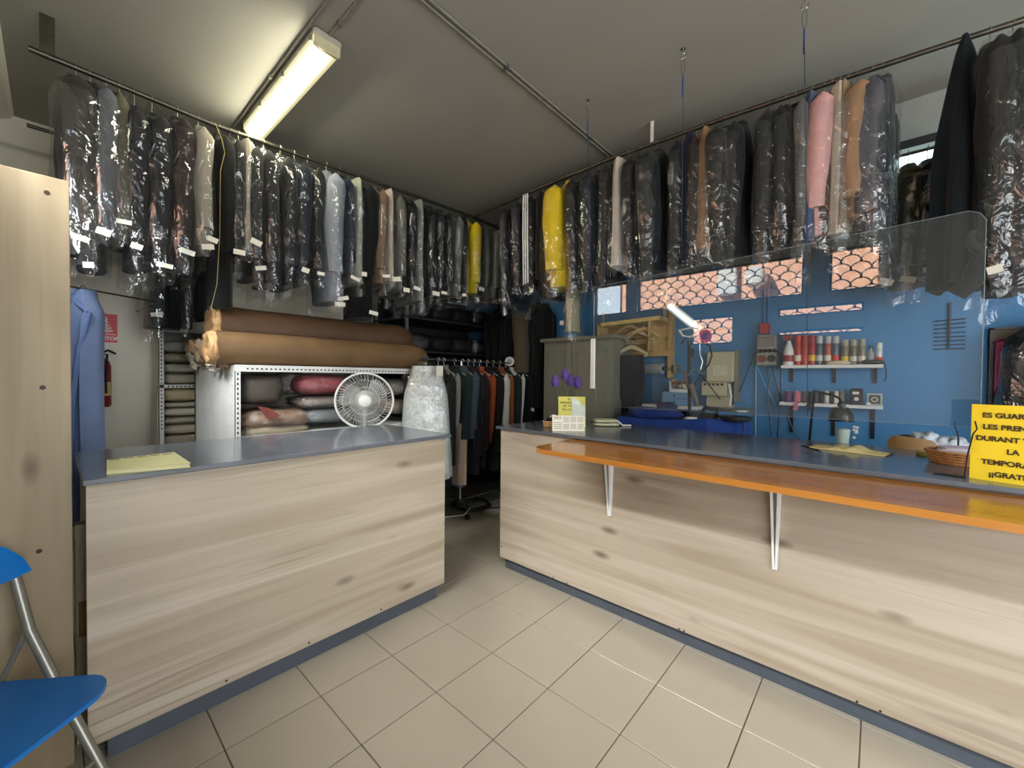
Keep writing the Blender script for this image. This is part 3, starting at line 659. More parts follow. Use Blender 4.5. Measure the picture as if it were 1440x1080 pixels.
# the orange ledge with a rounded left end
lz = 1.052; y0, y1 = 1.795, 2.25; xl, xr = -1.465, 2.3; rr = .1
poly = [(-1.475, y1), (xr, y1), (xr, y0)]+[(xl+rr+math.cos(a)*rr, y0+rr+math.sin(a)*rr) for a in (PI*1.5-PI*.56*k/8 for k in range(9))]
lg = MB().prism([Vector((x, y, lz-.026)) for x, y in poly], (0, 0, .026)).build('ledge', m_orange, t)
def bracket(px, py):
    p = ony(px, py, 2.25); b = MB()
    for s in (-1, 1):
        q = lambda sp, y, z: Vector((p.x+s*sp-.005, y, z))
        b.rings([[q(.005, 2.2499, p.z), q(.005, 2.236, p.z), q(.005, 2.236, p.z)+Vector((.010, 0, 0)), q(.005, 2.2499, p.z)+Vector((.010, 0, 0))],
                 [q(.016, 2.2499, lz-.06), q(.016, 2.195, lz-.06), q(.016, 2.195, lz-.06)+Vector((.010, 0, 0)), q(.016, 2.2499, lz-.06)+Vector((.010, 0, 0))],
                 [q(.017, 2.2499, lz-.027), q(.017, 2.18, lz-.027), q(.017, 2.18, lz-.027)+Vector((.010, 0, 0)), q(.017, 2.2499, lz-.027)+Vector((.010, 0, 0))]])
        b.box((p.x+s*.017-.005, 1.95, lz-.036), (p.x+s*.017+.005, 2.19, lz-.0265))
    b.prism([(p.x-.02, 2.2499, lz-.03), (p.x+.02, 2.2499, lz-.03), (p.x+.006, 2.2499, p.z+.01), (p.x-.006, 2.2499, p.z+.01)], (0, -.003, 0))
    b.build('ledge_bracket', m_white, t)
bracket(858, 725); bracket(1090, 800)
p = Vector((1.2, 2.25, .56))
MB().prism([(1.2, 2.2499, lz-.03), (1.2, 2.2499, .56), (1.2, 2.236, .56), (1.2, 2.21, lz-.14), (1.2, 2.05, lz-.03)], (.014, 0, 0)).build('ledge_bracket', m_white, t)
for px, py in ((704, 612), (704, 690), (705, 768), (778, 815), (797, 824), (955, 886), (962, 893), (1205, 994), (1238, 1000)):
    q = ony(px, py, 2.25); MB().lathe([(.005, 0), (.004, .0025)], (q.x, 2.25, max(q.z, .095)), 8, (0, -1, 0)).build('screw', m_black, t)

# ---- hanging acrylic screen with cords
m_acr = film_material('clear_acrylic', .058, .0, .004, 0, 1, (.96, .97, .97), .8)
A0, A1, B1, B0 = Vector((-1.568, 2.632, 2.108)), Vector((.33, 2.632, 2.186)), Vector((.33, 2.632, 1.252)), Vector((-1.53, 2.632, 1.248))
t = thing('acrylic_screen', 'large clear acrylic screen hanging over the right counter', 'screen', (-.6, 2.632, 1.25))
cr_ = [A1+(B1-A1).normalized()*.05, A1+(B1-A1).normalized()*.018+(A0-A1).normalized()*.018, A1+(A0-A1).normalized()*.05]
MB().prism([B0, B1]+cr_+[A0], (0, .005, 0)).build('sheet', m_acr, t)
m_edge = mat('bright_acrylic_edge', (150, 162, 164), .2, var=.02, alpha=.55)
ed = [B0, B1]+cr_+[A0]
for a, b in zip(ed, ed[1:]+ed[:1]): MB().tube([a+Vector((0, .0025, 0)), b+Vector((0, .0025, 0))], .0016, 5).build('polished_edge', m_edge, t)
bx('reflection_strip', m_white, (-1.572, 2.618, 1.37), (-1.535, 2.631, 1.735), t, .004)  # solid white strip in place of a tube-like reflection in the sheet
def cord(i, px, top, xb, zb, label):
    p = onz(px, top, ROOM_H)
    c = thing('blue_suspension_line', label, 'cord', (p.x, p.y, ROOM_H), group='cords holding the clear screen')
    MB().lathe([(.012, -.004), (.012, 0)], (p.x, p.y, ROOM_H-.001), 12).build('ceiling_plate', m_steel, c)
    MB().tube([(p.x, p.y, ROOM_H), (p.x, p.y, ROOM_H-.03)]+arc((p.x, p.y, ROOM_H-.048), .016, PI/2, -PI*1.2, 9), .0028, 6).build('hook', m_steel, c, True)
    MB().tube(arc((p.x, p.y, ROOM_H-.115), 1, 0, 2*PI, 15, (.010, 0, 0), (0, 0, .055))[:-1], .0028, 6, closed=True).build('turnbuckle', m_steel, c, True)
    MB().tube([(p.x, p.y, ROOM_H-.17), (p.x, p.y, ROOM_H-.30)], .0045, 6).build('knot', mat('bright_blue_cord', (36, 66, 124), .7), c, True)
    MB().tube([(p.x, p.y, ROOM_H-.165), (p.x+(xb-p.x)*.5, 2.629+(p.y-2.629)*.4, (ROOM_H+zb)/2), (xb, 2.627, zb)], .0019, 5).build('string', mat('blue_cord', (30, 52, 84), .7), c, True)
cord(0, 827, 140, -1.552, 1.26, 'leftmost of three blue cords holding up the clear screen')
cord(1, 961, 68, -.93, 2.13, 'middle of three blue cords holding up the clear screen')
cord(2, 1132, -4, -.27, 1.26, 'rightmost of three blue cords holding up the clear screen')

# ---- on the right counter: signs, flowers, pouch, book, basket
q0 = onz(1363, 672, 1.08); q1 = onz(1440, 683, 1.08); u = (q1-q0).normalized(); SW, SH = .215, .283
ang = math.atan2(u.y, u.x)
t = thing('yellow_sign', 'large yellow sign with dark lettering propped on the right counter', 'sign', q0, (0, 0, ang))
MB().prism([(0, 0, 0), (SW, 0, 0), (SW, .012, SH), (0, .012, SH)], (0, .004, 0)).build('card', mat('bright_yellow_card', (246, 210, 30), .6, var=.03), t, world=False)
m_ink = mat('dark_olive_ink', (62, 44, 8), .7)
for k, s in enumerate(('ES GUARDEN', 'LES PRENDES', 'DURANT TOTA', 'LA', 'TEMPORADA', '¡¡GRATIS!!')):
    z = SH-.04-k*.0435
    lettering('lettering', s, .0256, m_ink, t, (SW*.485, .012*z/SH-.002, z), (math.radians(90-2), 0, 0), bold=.0009)
MB().prism([(.05, .016, SH*.75), (.16, .016, SH*.75), (.16, .13, 0), (.05, .13, 0)], (0, .004, 0)).build('prop', m_paper, t, world=False)
MB().tube([(-.012, -.012, .0), (-.004, -.012, .09), (.008, -.012, .17), (.018, -.012, .19), (.012, -.012, .22)], .0025, 5).build('wire_clip', m_black, t, True, world=False)
# small sign + desk calendar
q0 = onz(783, 600, 1.08); q1 = onz(826, 600, 1.08); u = Vector((.746, .666, 0)); ang = math.atan2(u.y, u.x)
w = .205
t = thing('small_sign', 'small yellow notice behind the desk calendar at the counter corner', 'sign', q0+Vector((.0, .02, 0)), (0, 0, ang))
MB().prism([(0, 0, 0), (w, 0, 0), (w, .02, .225), (0, .02, .225)], (0, .004, 0)).build('card', mat('lime_yellow_card', (236, 226, 110), .6, var=.04), t, world=False)
for k, s in enumerate(('ES', 'ARRANGLEN', 'DE TOTS', 'EN HORA')):
    lettering('lettering', s, .024, m_ink, t, (w*.40, .0185-.0022*k-.002, .205-.026*k), (math.radians(85), 0, 0))
MB().prism([(w*.5, .0035, .06), (w*.98, .0035, .06), (w*.98, .0115, .15), (w*.62, .0175, .218), (w*.5, .0175, .218)], (0, -.001, 0)).build('paper_note', mat('white_green_note', (226, 234, 222), .6, var=.1, scale=14), t, world=False)
q0 = onz(777, 606, 1.08)
t = thing('desk_calendar', 'white desk calendar with month grids in front of the small yellow notice', 'calendar', q0, (0, 0, ang+.02))
cw, ch = .222, .105
MB().prism([(0, 0, 0), (cw, 0, 0), (cw, .02, ch), (0, .02, ch)], (0, .002, 0)).build('page', mat('calendar_page', (240, 234, 214), .7, var=.02), t, world=False)
MB().prism([(0, .05, 0), (cw, .05, 0), (cw, .024, ch), (0, .024, ch)], (0, .002, 0)).build('stand', m_paper, t, world=False)
for i in range(3):
    for j in range(2):
        x = .074+i*.05; z = .012+j*.047; yy = .02*z/ch
        MB().prism([(x, yy-.0005, z), (x+.042, yy-.0005, z), (x+.042, yy+.0072, z+.038), (x, yy+.0072, z+.038)], (0, -.0008, 0)).build('month_grid', mat('pale_grey_print', (206, 202, 188), .8, var=.15, scale=260), t, world=False)
lettering('lettering', '2023', .026, m_ink, t, (.036, .0165, .088), (math.radians(79), 0, 0))
for k in range(4): MB().box((.008, .0095-.003*k, .055-.013*k), (.064, .0108-.003*k, .06-.013*k)).build('print_line', mat('faint_print', (176, 168, 150), .8), t, world=False)
# tulips
bp_ = onz(786, 597, 1.08)
t = thing('tulip_pot', 'dark pot of purple tulips standing behind the small yellow notice', 'flowers', (-1.885, 2.755, 1.08))
bp_ = Vector((-1.885, 2.755, 1.08))
MB().lathe([(.035, 0), (.04, .02), (.048, .08), (.052, .085), (.046, .086), (.04, .07)], bp_, 20).build('pot', m_black, t, True)
m_pet = mat('purple_petal', (104, 76, 160), .6, var=.2, scale=40); m_lf = mat('tulip_leaf', (92, 138, 52), .55, var=.15, scale=20)
for k, (px, py) in enumerate(((781, 536), (795, 527), (802, 535), (813, 538))):
    d = _ray(px, py); hd = CAM+d*((bp_-CAM).dot(FWD)-.01*k)
    st_ = MB().tube([bp_+Vector((.01*(k-1.5), 0, .06)), bp_*.45+hd*.55+Vector((.01*(k-1.5), 0, .0)), hd+Vector((0, 0, -.02))], .0035, 6).build('stem', m_lf, t, True)
    for a in range(5):
        R = []
        for i in range(7):
            v = i/6; rr_ = .031*math.sin(PI*min(1, .16+v*.8))**.8+.0015; z = -.045+.095*v
            ca = 2*PI*a/5
            R.append([hd+Vector((math.cos(ca+q)*rr_, math.sin(ca+q)*rr_, z)) + Vector((math.cos(ca), math.sin(ca), 0))*o_ for q, o_ in ((-.7, 0), (0, .003), (.7, 0), (0, -.001))])
        MB().rings(R).build('petal', m_pet, t, True)
for (a, b, c) in (((-.05, -.03), .10, .16), ((.03, .05), .11, .2), ((-.01, .02), .12, .24)):
    R = []
    for i in range(8):
        v = i/7; w_ = .014*math.sin(PI*(.1+.88*v)); pp = bp_+Vector((a[0]*v*1.6, a[1]*v*1.6, .05+c*v-.03*v*v))
        R.append([pp+Vector((w_, -w_, 0)), pp+Vector((0, 0, -.003)), pp+Vector((-w_, w_, 0)), pp+Vector((0, 0, .003))])
    MB().rings(R).build('leaf', m_lf, t, True)
def basket(name, label, c, r, h, m):
    t = thing(name, label, 'basket', c); n = 36
    for j in range(5):
        rj = r*(.82+.18*j/4)
        MB().tube([(c[0]+math.cos(2*PI*k/n)*rj*(1+.018*(-1)**(k+j)), c[1]+math.sin(2*PI*k/n)*rj*(1+.018*(-1)**(k+j)), c[2]+.006+h*j/4.6) for k in range(n)], h/8.5, 6, closed=True).build('woven_coil', m, t, True)
    for k in range(12):
        a = 2*PI*k/12; MB().tube([(c[0]+math.cos(a)*r*.8, c[1]+math.sin(a)*r*.8, c[2]+.002), (c[0]+math.cos(a)*r*1.01, c[1]+math.sin(a)*r*1.01, c[2]+h)], .0028, 5).build('stake', m, t)
    MB().lathe([(r*.8, 0), (r*.8, .004)], c, 24).build('bottom', m, t)
    return t
m_wick = mat('wicker', (186, 128, 76), .7, var=.2, scale=50); m_wickl = mat('light_wicker', (206, 164, 110), .7, var=.2, scale=50)
bc = onz(773, 600, 1.08)
basket('wicker_basket', 'small round wicker basket at the corner of the right counter', (bc.x, bc.y, 1.08), .052, .042, m_wickl)
c = Vector((bc.x, bc.y, 1.089)); t = thing('ink_bottle', 'small black bottle sitting in the corner wicker basket', 'bottle', c)
MB().lathe([(.026, 0), (.028, .01), (.028, .055), (.02, .06)], c, 16).build('body', m_black, t, True)
MB().tube(arc(c+Vector((.03, .01, .05)), .03, PI, 0, 8, (.746, .666, 0)), .004, 6).build('white_loop', m_white, t, True)
bc = onz(1346, 652, 1.08)
basket('wicker_basket', 'larger brown wicker tray basket beside the big yellow sign', (bc.x, bc.y, 1.08), .1, .055, m_wick)
t = thing('paper_bundle', 'loose pink and white papers lying in the larger wicker basket', 'papers', (bc.x, bc.y, 1.13))
for k in range(4):
    MB().prism([(bc.x-.07+.01*k, bc.y-.05, 1.135+.004*k), (bc.x+.06, bc.y-.06+.012*k, 1.135+.004*k), (bc.x+.07, bc.y+.06, 1.138+.006*k), (bc.x-.06, bc.y+.05+.01*k, 1.135+.004*k)], (0, 0, .002)).build('sheet', mat('lilac_paper', (226, 212, 232), .7) if k % 2 else m_paper, t)
# soft pouch
def pillow(name, m, c, sx, sy, sz, seed, parent=None, rotz=0, e=.55, wr=.12, nu=22, nv=12, fr=3):
    c = Vector(c); b = MB(); R = []; cs, sn = math.cos(rotz), math.sin(rotz)
    for i in range(nv):
        ph = -PI/2+PI*(i+.0)/(nv-1); cz = math.copysign(abs(math.sin(ph))**.75, math.sin(ph)); cr = max(.03, abs(math.cos(ph))**.45); ring = []
        for k in range(nu):
            x, y = sup(2*PI*k/nu, 1, 1, e); d = 1+wr*nz(x*fr+seed*9, y*fr, cz*fr*.8+seed)+wr*.6*nz(x*fr*3, y*fr*3+seed, cz*5)
            X, Y, Z = x*cr*sx/2*d, y*cr*sy/2*d, cz*sz/2*d
            ring.append(c+Vector((X*cs-Y*sn, X*sn+Y*cs, Z)))
        R.append(ring)
    return b.rings(R).build(name, m, parent, 'all')
pc = onz(850, 599, 1.08)
t = thing('fabric_pouch', 'flat sage-cream zipped pouch with a white strap on the right counter', 'pouch', (pc.x, pc.y, 1.08))
m_sage = mat('sage_canvas', (198, 198, 162), .85, var=.06, scale=40)
pillow('lower_half', m_sage, (pc.x, pc.y+.02, 1.094), .2, .12, .028, 3, t, .7, .5, .05)
pillow('upper_half', m_sage, (pc.x-.01, pc.y+.03, 1.118), .19, .11, .032, 4, t, .72, .5, .1)
MB().tube([(pc.x-.08, pc.y-.07, 1.107), (pc.x+.03, pc.y-.03, 1.107), (pc.x+.085, pc.y+.05, 1.107)], .003, 5).build('zip', m_black, t, True)
MB().tube([(pc.x+.03, pc.y+.05, 1.125), (pc.x+.085, pc.y+.075, 1.11), (pc.x+.11, pc.y+.08, 1.088), (pc.x+.16, pc.y+.12, 1.088)], .007, 6).build('strap', m_white, t, True)
# open appointment book with a pen
oc = (onz(1130, 627, 1.08)+onz(1248, 640, 1.08))/2; e_ = (onz(1248, 640, 1.08)-onz(1135, 627, 1.08)).normalized(); pr_ = Vector((-e_.y, e_.x, 0))
t = thing('open_diary', 'open diary with cream pages curling up on the right counter', 'notebook', (oc.x, oc.y, 1.08))
m_cream = mat('cream_pages', (220, 202, 140), .8, var=.05, scale=60)
for s in (-1, 1):
    R = []
    for i in range(9):
        v = i/8; x = s*v*.155; hgt = .004+.022*math.exp(-((v-.22)/.2)**2)*(1.0 if s > 0 else .6)+.003*(1-v)
        pt = oc+e_*(x+.02); wv = .07
        R.append([Vector((pt.x+pr_.x*g, pt.y+pr_.y*g, 1.0812+zz)) for g, zz in ((-wv, 0), (wv, 0), (wv, hgt), (-wv, hgt))])
    MB().rings(R).build('page_block', m_cream, t, True)
MB().prism([oc+e_*a+pr_*b+Vector((0, 0, .0002)) for a, b in ((-.15, -.075), (.19, -.075), (.19, .075), (-.15, .075))], (0, 0, .0012)).build('cover', mat('brown_cover', (96, 74, 46), .6), t)
pa, pb = onz(1128, 627, 1.095), onz(1152, 634, 1.095)
t = thing('ballpoint_pen', 'black and silver ballpoint pen resting on the open diary', 'pen', (pa.x, pa.y, 1.09))
MB().tube([pa, pa*.4+pb*.6, pb], [.004, .0045, .0045], 8).build('barrel', m_black, t, True); MB().tube([pb, pb+(pb-pa).normalized()*.02], [.004, .001], 8).build('tip', m_steel, t, True)
g0, g1 = onz(1313, 665, 1.083), onz(1358, 671, 1.083)
t = thing('pair_of_tongs', 'thin dark metal tool lying in front of the larger basket', 'tool', (g0.x, g0.y, 1.08))
MB().tube([g0, (g0+g1)/2+Vector((0, .012, 0)), g1], .0028, 6).build('upper_arm', m_black, t, True); MB().tube([g0, (g0+g1)/2-Vector((0, .006, 0)), g1+Vector((0, -.01, 0))], .0028, 6).build('lower_arm', m_black, t, True)

# ================================================================== LEFT SIDE
# tall pine board at the end of the counter
bt = onx(97, 255, -2.1)
t = thing('pine_partition', 'tall pine partition board with knots at the far left', 'partition', (-2.11, -.1, 0))
bx('board', m_board, (-2.23, WALL_F+.002, 0), (-2.2, .046, 2.143), t, .002)
bx('back_post', m_board, (-2.38, .02, 0), (-2.23, .04, 2.1), t)
for px, py in ((66, 271), (55, 775), (60, 545)): 
    q = onx(px, py, -2.2); MB().lathe([(.008, -.002), (.008, .0012)], (-2.2, q.y, q.z), 10, (1, 0, 0)).build('screw_hole', mat('dark_screw', (52, 40, 28), .5, .4), t)
t = thing('lock_post', 'narrow post with a brass lock plate between partition and left counter', 'post', (-2.33, .085, 0))
bx('upright', m_board, (-2.36, .055, 0), (-2.3, .1, .86), t); bx('lock_plate', mat('old_brass', (98, 66, 34), .4, .6), (-2.2999, .062, .42), (-2.296, .092, .56), t)
# blue folding chair, turned to the picture's right
CH = math.radians(41); fx, fy = math.cos(CH), math.sin(CH)
fl_ = onz(142, 962, .455)   # front corner of the seat on the far side
ox, oy = fl_.x-fx*.185+fy*.185, fl_.y-fy*.185-fx*.185
t = thing('folding_chair', 'blue folding chair with grey tube frame beside the pine partition', 'chair', (ox, oy, 0), (0, 0, CH))
m_cb = mat('blue_plastic_seat', (12, 116, 204), .35, var=.04); m_ct = mat('grey_tube_paint', (140, 138, 130), .35, .5)
sp = []
for cx_, cy_, a0, r in ((.12, .12, 0, .1), (-.12, .13, PI/2, .06), (-.12, -.13, PI, .06), (.12, -.12, PI*1.5, .1)):
    sp += [(cx_+math.cos(a0+PI/2*k/6)*r, cy_+math.sin(a0+PI/2*k/6)*r*1.1, .438+.012*(cx_ < 0)*0) for k in range(7)]
MB().prism(sp, (0, 0, .014)).build('seat', m_cb, t, world=False)
for s in (-1, 1):
    y = s*.222
    MB().tube([(.22, y, .012), (.02, y, .38), (-.09, y, .60), (-.135, y, .77), (-.15, y, .81)], .0145, 10).build('leg', m_ct, t, True, world=False)
    MB().tube([(.16, s*.195, .425), (.02, s*.195, .385), (-.25, s*.195, .012)], .0115, 10).build('leg', m_ct, t, True, world=False)
    MB().lathe([(.016, 0), (.017, .01), (.015, .03)], (.22, y, 0), 12).build('rubber_foot', m_black, t, world=False)
    MB().lathe([(.016, 0), (.017, .01), (.015, .03)], (-.25, s*.195, 0), 12).build('rubber_foot', m_black, t, world=False)
    MB().tube([(-.1, y, .60), (-.16, s*.2, .44)], .008, 8).build('link_bar', m_ct, t, True, world=False)
MB().tube([(.13, -.222, .175), (.13, .222, .175)], .008, 8).build('stretcher', m_ct, t, True, world=False); MB().tube([(-.15, -.195, .145), (-.15, .195, .145)], .008, 8).build('stretcher', m_ct, t, True, world=False)
R = []
for i in range(13):
    a = -1+2*i/12; y = a*.25; top = .915-.085*abs(a)**5; bot = .775+.012*abs(a)**6; xb = -.155+.025*(a*a-1)+.012
    R.append([Vector((xb+.03, y, bot)), Vector((xb, y, top)), Vector((xb-.014, y, top)), Vector((xb+.016, y, bot))])
MB().rings(R).build('backrest', m_cb, t, True, world=False)
# rod with the blue work coat
ra, rb = Vector((-3.70, -.16, 2.0)), Vector((-4.14, .53, 2.0))
t = thing('wall_rod', 'thin dark rod carrying the blue work coat at the left', 'rod', ra); MB().tube([ra, rb], .006, 8).build('bar', m_rail, t, True); MB().tube([rb, rb+Vector((-1.05, 0, .03))], .005, 6).build('stay', m_rail, t, True)
cp = onz(118, 407, 2.0)
t = thing('work_coat', 'long light blue work coat hanging beside the fire sign', 'coat', (cp.x, cp.y, 2.0))
ku = Vector((.746, .666, 0)); kv = Vector((-.666, .746, 0)); kk = (cp-CAM).dot(FWD)
def coat_pt(px, py): return CAM+_ray(px, py)*kk
prof = [(408, 104, 131), (420, 101, 133), (430, 98, 137), (438, 94, 140), (452, 93, 139.5), (480, 93, 138.5), (520, 93, 138), (560, 93, 138), (600, 93, 139), (640, 92, 141), (690, 92, 142), (735, 92, 142)]
R = []
for i_, (py, xa, xb) in enumerate(prof):
    A, B = coat_pt(xa, py), coat_pt(xb, py); c_ = (A+B)/2; hw = (B-A).length/2; am = min(1, i_/4)
    ring = []
    for k in range(64):
        a = 2*PI*k/64; x, y = sup(a, 1, 1, .85); dep = (.045+.035*am)*(1+.55*am*math.sin(x*8.5+.6+i_*.12)*(y < 0)+.15*math.sin(x*17))
        ring.append(c_+ku*(x*hw)+kv*(y*dep))
    R.append(ring)
MB().rings(R).build('cloth_fall', cloth((112, 130, 168)), t, True)
lp = [coat_pt(112, 418)-kv*.05, coat_pt(123, 428)-kv*.065, coat_pt(139, 441)-kv*.07]
MB().tube(lp, [.014, .016, .008], 8).build('lapel', cloth((96, 118, 166)), t, True)
MB().tube([coat_pt(139, 441)-kv*.06, coat_pt(131, 490)-kv*.085, coat_pt(122, 560)-kv*.085, coat_pt(118, 700)-kv*.085], [.012, .014, .016, .014], 8).build('front_edge', cloth((96, 118, 166)), t, True)
MB().tube(arc(coat_pt(117, 406), .02, PI*1.2, -PI*.4, 8, kv, (0, 0, 1)), .003, 5).build('hanger_hook', m_steel, t, True)
# fire extinguisher sign and extinguisher on the left wall
s0, s1 = onx(121, 439, WALL_L), onx(165, 482, WALL_L)
t = thing('fire_sign', 'red fire extinguisher sign on the left wall, half hidden by the coat', 'sign', (WALL_L, (s0.y+s1.y)/2, s1.z))
bx('plate', mat('signal_red', (198, 22, 28), .45, var=.03), (WALL_L+.001, s0.y, s1.z), (WALL_L+.006, s1.y, s0.z), t)
H_ = s0.z-s1.z; yc = s1.y-.075
for k in range(5):
    zz = s1.z+H_*(.42+.1*k); MB().tube([(WALL_L+.0065, yc+.045-.01*k, zz), (WALL_L+.0065, yc+.01, zz-.012), (WALL_L+.0065, yc-.03+.008*k, zz+.018)], [.008, .01, .004], 6).build('flame_mark', m_white, t)
lettering('lettering', 'EXTINTOR', H_*.17, m_white, t, (.007, s0.y+(s1.y-s0.y)*.52-(s0.y+s1.y)/2, H_*.13), (PI/2, 0, PI/2), bold=.001)
bx('white_line', m_white, (WALL_L+.006, s0.y+.01, s1.z+H_*.27), (WALL_L+.0068, s1.y-.01, s1.z+H_*.285), t)
MB().lathe([(.028, 0), (.03, .02), (.03, .1), (.018, .125), (.012, .14)], (WALL_L+.03, s0.y+.05, s1.z+H_*.36), 12).build('bottle_mark', m_white, t)
e0 = onx(146, 572, WALL_L+.1); 
t = thing('fire_extinguisher', 'red fire extinguisher hanging on the left wall behind the blue coat', 'extinguisher', (WALL_L+.1, e0.y-.02, e0.z))
ec = Vector((WALL_L+.1, e0.y-.02, e0.z))
MB().lathe([(.06, 0), (.07, .02), (.07, .36), (.06, .40), (.03, .43), (.025, .46)], ec, 20).build('cylinder', mat('extinguisher_red', (120, 24, 26), .35, var=.05), t, True)
MB().lathe([(.0715, .1), (.0715, .22)], ec, 20).build('label_band', mat('label_cream', (196, 180, 120), .6), t); MB().tube([ec+Vector((0, 0, .47)), ec+Vector((.0, .05, .50)), ec+Vector((0, .10, .47))], .01, 6).build('handle', m_black, t, True)
MB().tube([ec+Vector((0, 0, .47)), ec+Vector((.06, .04, .46)), ec+Vector((.085, .03, .3)), ec+Vector((.085, .03, .12))], .009, 6).build('hose', m_black, t, True)

# slotted steel shelving --------------------------------------------------------
m_slot = mat('shelf_slot', (48, 46, 42), .7)
def slotted_post(b, x, y, z0, z1, t, fx, fy):
    bx('post', m_cardwhite, (x, y, z0), (x+fx*.035, y+fy*.035*0+fy*.004, z1), t); bx('post', m_cardwhite, (x, y, z0), (x+fx*.004, y+fy*.035, z1), t)
def slots(face, a, z0, z1, step, t, along):
    """rows of dark slots, built as shallow inserts"""
    b = MB(); z = z0
    while z < z1:
        p = Vector(a); 
        if along == 'z': b.box((p.x-.001, p.y-.0045, z), (p.x+.0015, p.y+.0045, z+step*.45))
        z += step
    o = b.build('slot_row', m_slot, t); o['kind'] = 'stuff'; return o
SX0, SX1, SYA, SYB, SZ = -3.3, -4.49, .835, 2.47, 1.515
t = thing('steel_shelving', 'white slotted steel shelving under the two brown rolls', 'shelving', ((SX0+SX1)/2, (SYA+SYB)/2, 0))
bx('side_panel', m_cardwhite, (SX1, SYA, 0), (SX0-.035, SYA+.006, SZ), t)
for (x, y, a, b_) in ((SX0, SYA, -1, 1), (SX0, SYB, -1, -1), (SX1, SYA, 1, 1), (SX1, SYB, 1, -1)): slotted_post(None, x, y, 0, SZ, t, a, b_)
for z in (.12, .55, .98, SZ-.03):
    bx('shelf_board', m_cardwhite, (SX1, SYA+.006, z), (SX0, SYB, z+.03), t)
bx('shelf_lip', m_cardwhite, (SX0-.002, SYA, SZ-.045), (SX0+.003, SYB, SZ+.002), t)
slots(None, (SX0+.0005, SYA+.018, 0), .9, SZ-.06, .034, t, 'z')
b = MB(); y = SYA+.07
while y < SYB-.03: b.box((SX0+.002, y, SZ-.03), (SX0+.004, y+.013, SZ-.02)); y += .03
o = b.build('slot_row', m_slot, t); o['kind'] = 'stuff'
b = MB()
for zz in range(8): b.lathe([(.004, 0), (.004, .0015)], (SX0-.06, SYA, .95+.07*zz), 6, (0, -1, 0)); b.lathe([(.004, 0), (.004, .0015)], (SX1+.03, SYA, .95+.07*zz), 6, (0, -1, 0))
o = b.build('bolt_row', m_slot, t); o['kind'] = 'stuff'
BX0, BX1, BYA, BYB, BZ = -4.78, -5.17, .632, 2.5, 1.86
t = thing('steel_shelving', 'rear white slotted shelving against the left wall', 'shelving', ((BX0+BX1)/2, 1.5, 0))
bx('side_panel', m_wall, (BX1, BYA, 0), (BX0-.035, BYA+.006, BZ), t); bx('side_panel', m_wall, (BX1, BYA-.004, 0), (BX0-.06, BYA, 1.27), t)
for (x, y, a, b_) in ((BX0, BYA, -1, 1), (BX0, BYB, -1, -1), (BX1, BYB, 1, -1)): slotted_post(None, x, y, 0, BZ, t, a, b_)
for z in (.3, .75, 1.32, BZ-.03): bx('shelf_board', m_cardwhite, (BX1, BYA+.006, z), (BX0, BYB, z+.03), t)
slots(None, (BX0+.0005, BYA+.018, 0), .95, BZ-.02, .034, t, 'z')
b = MB(); y = BYA+.06
while y < BYA+.6: b.box((BX0+.002, y, 1.328), (BX0+.004, y+.013, 1.34)); y += .03
o = b.build('slot_row', m_slot, t); o['kind'] = 'stuff'
# bundles -----------------------------------------------------------------------
m_bf = film_material('bundle_film', .1, .01, .1, 1.0, 24, fspan=.3)
def bundle(label, c, sx, sy, sz, col, seed, film=True, group='bundled bedding on the steel shelves', name='bedding_bundle', rotz=0, wr=.12):
    t = thing(name, label, 'bundle', (c[0], c[1], c[2]-sz/2), group=group)
    pillow('folded_cloth', cloth(col, 'soft'), c, sx, sy, sz, seed, t, rotz, .5, wr)
    if film: pillow('plastic_wrap', m_bf, c, sx*1.06, sy*1.06, sz*1.1, seed+.4, t, rotz, .5, wr*1.6, 34, 20, 5)
    return t
Z0 = 1.352
for k, (h_, c) in enumerate(((.10, (196, 184, 160)), (.09, (206, 198, 180)), (.09, (188, 176, 152)), (.11, (204, 198, 186)))):
    bundle('cream folded bedding, %s from the bottom on the top level of the rear shelving' % ORD[k], (-5.0, .86, Z0+h_/2+.002), .36, .4, h_, c, 300+k); Z0 += h_+.004
Z0 = .782
for k, (h_, c) in enumerate(((.1, (186, 172, 146)), (.09, (200, 190, 170)), (.07, (190, 180, 158)), (.08, (206, 198, 182)), (.05, (196, 188, 170)), (.13, (190, 174, 140)))):
    bundle('beige folded blanket, %s from the bottom in the middle of the rear shelving' % ORD[k], (-4.99, .87, Z0+h_/2+.002), .37, .42, h_, c, 320+k, k % 2 == 0); Z0 += h_+.003
def shelf_y(px, py, X): return onx(px, py, X).y
specs = [('large dark grey-brown bundle at the left of the front shelf', 358, 548, .30, .22, (84, 76, 70)), ('brown and cream striped wrapped bundle at the lower left of the front shelf', 385, 590, .5, .14, (150, 122, 102)),
 ('white and brown patterned bundle tucked behind the dark one', 408, 540, .2, .17, (196, 186, 178)), ('dusty pink wrapped duvet on the front shelf left of the fan', 452, 541, .42, .15, (176, 92, 96)),
 ('grey-brown bundle directly under the pink duvet', 455, 566, .42, .10, (140, 128, 120)), ('silvery wrapped bundle under the grey-brown one', 462, 584, .45, .12, (128, 132, 134)),
 ('grey wrapped bundle at the right end of the front shelf', 555, 545, .24, .15, (120, 112, 106)), ('brown wrapped bundle right of the fan, low on the shelf', 556, 572, .26, .13, (146, 126, 110)), ('flat cream bundle at the bottom left of the front shelf', 370, 607, .5, .08, (176, 160, 132))]
zs = {}
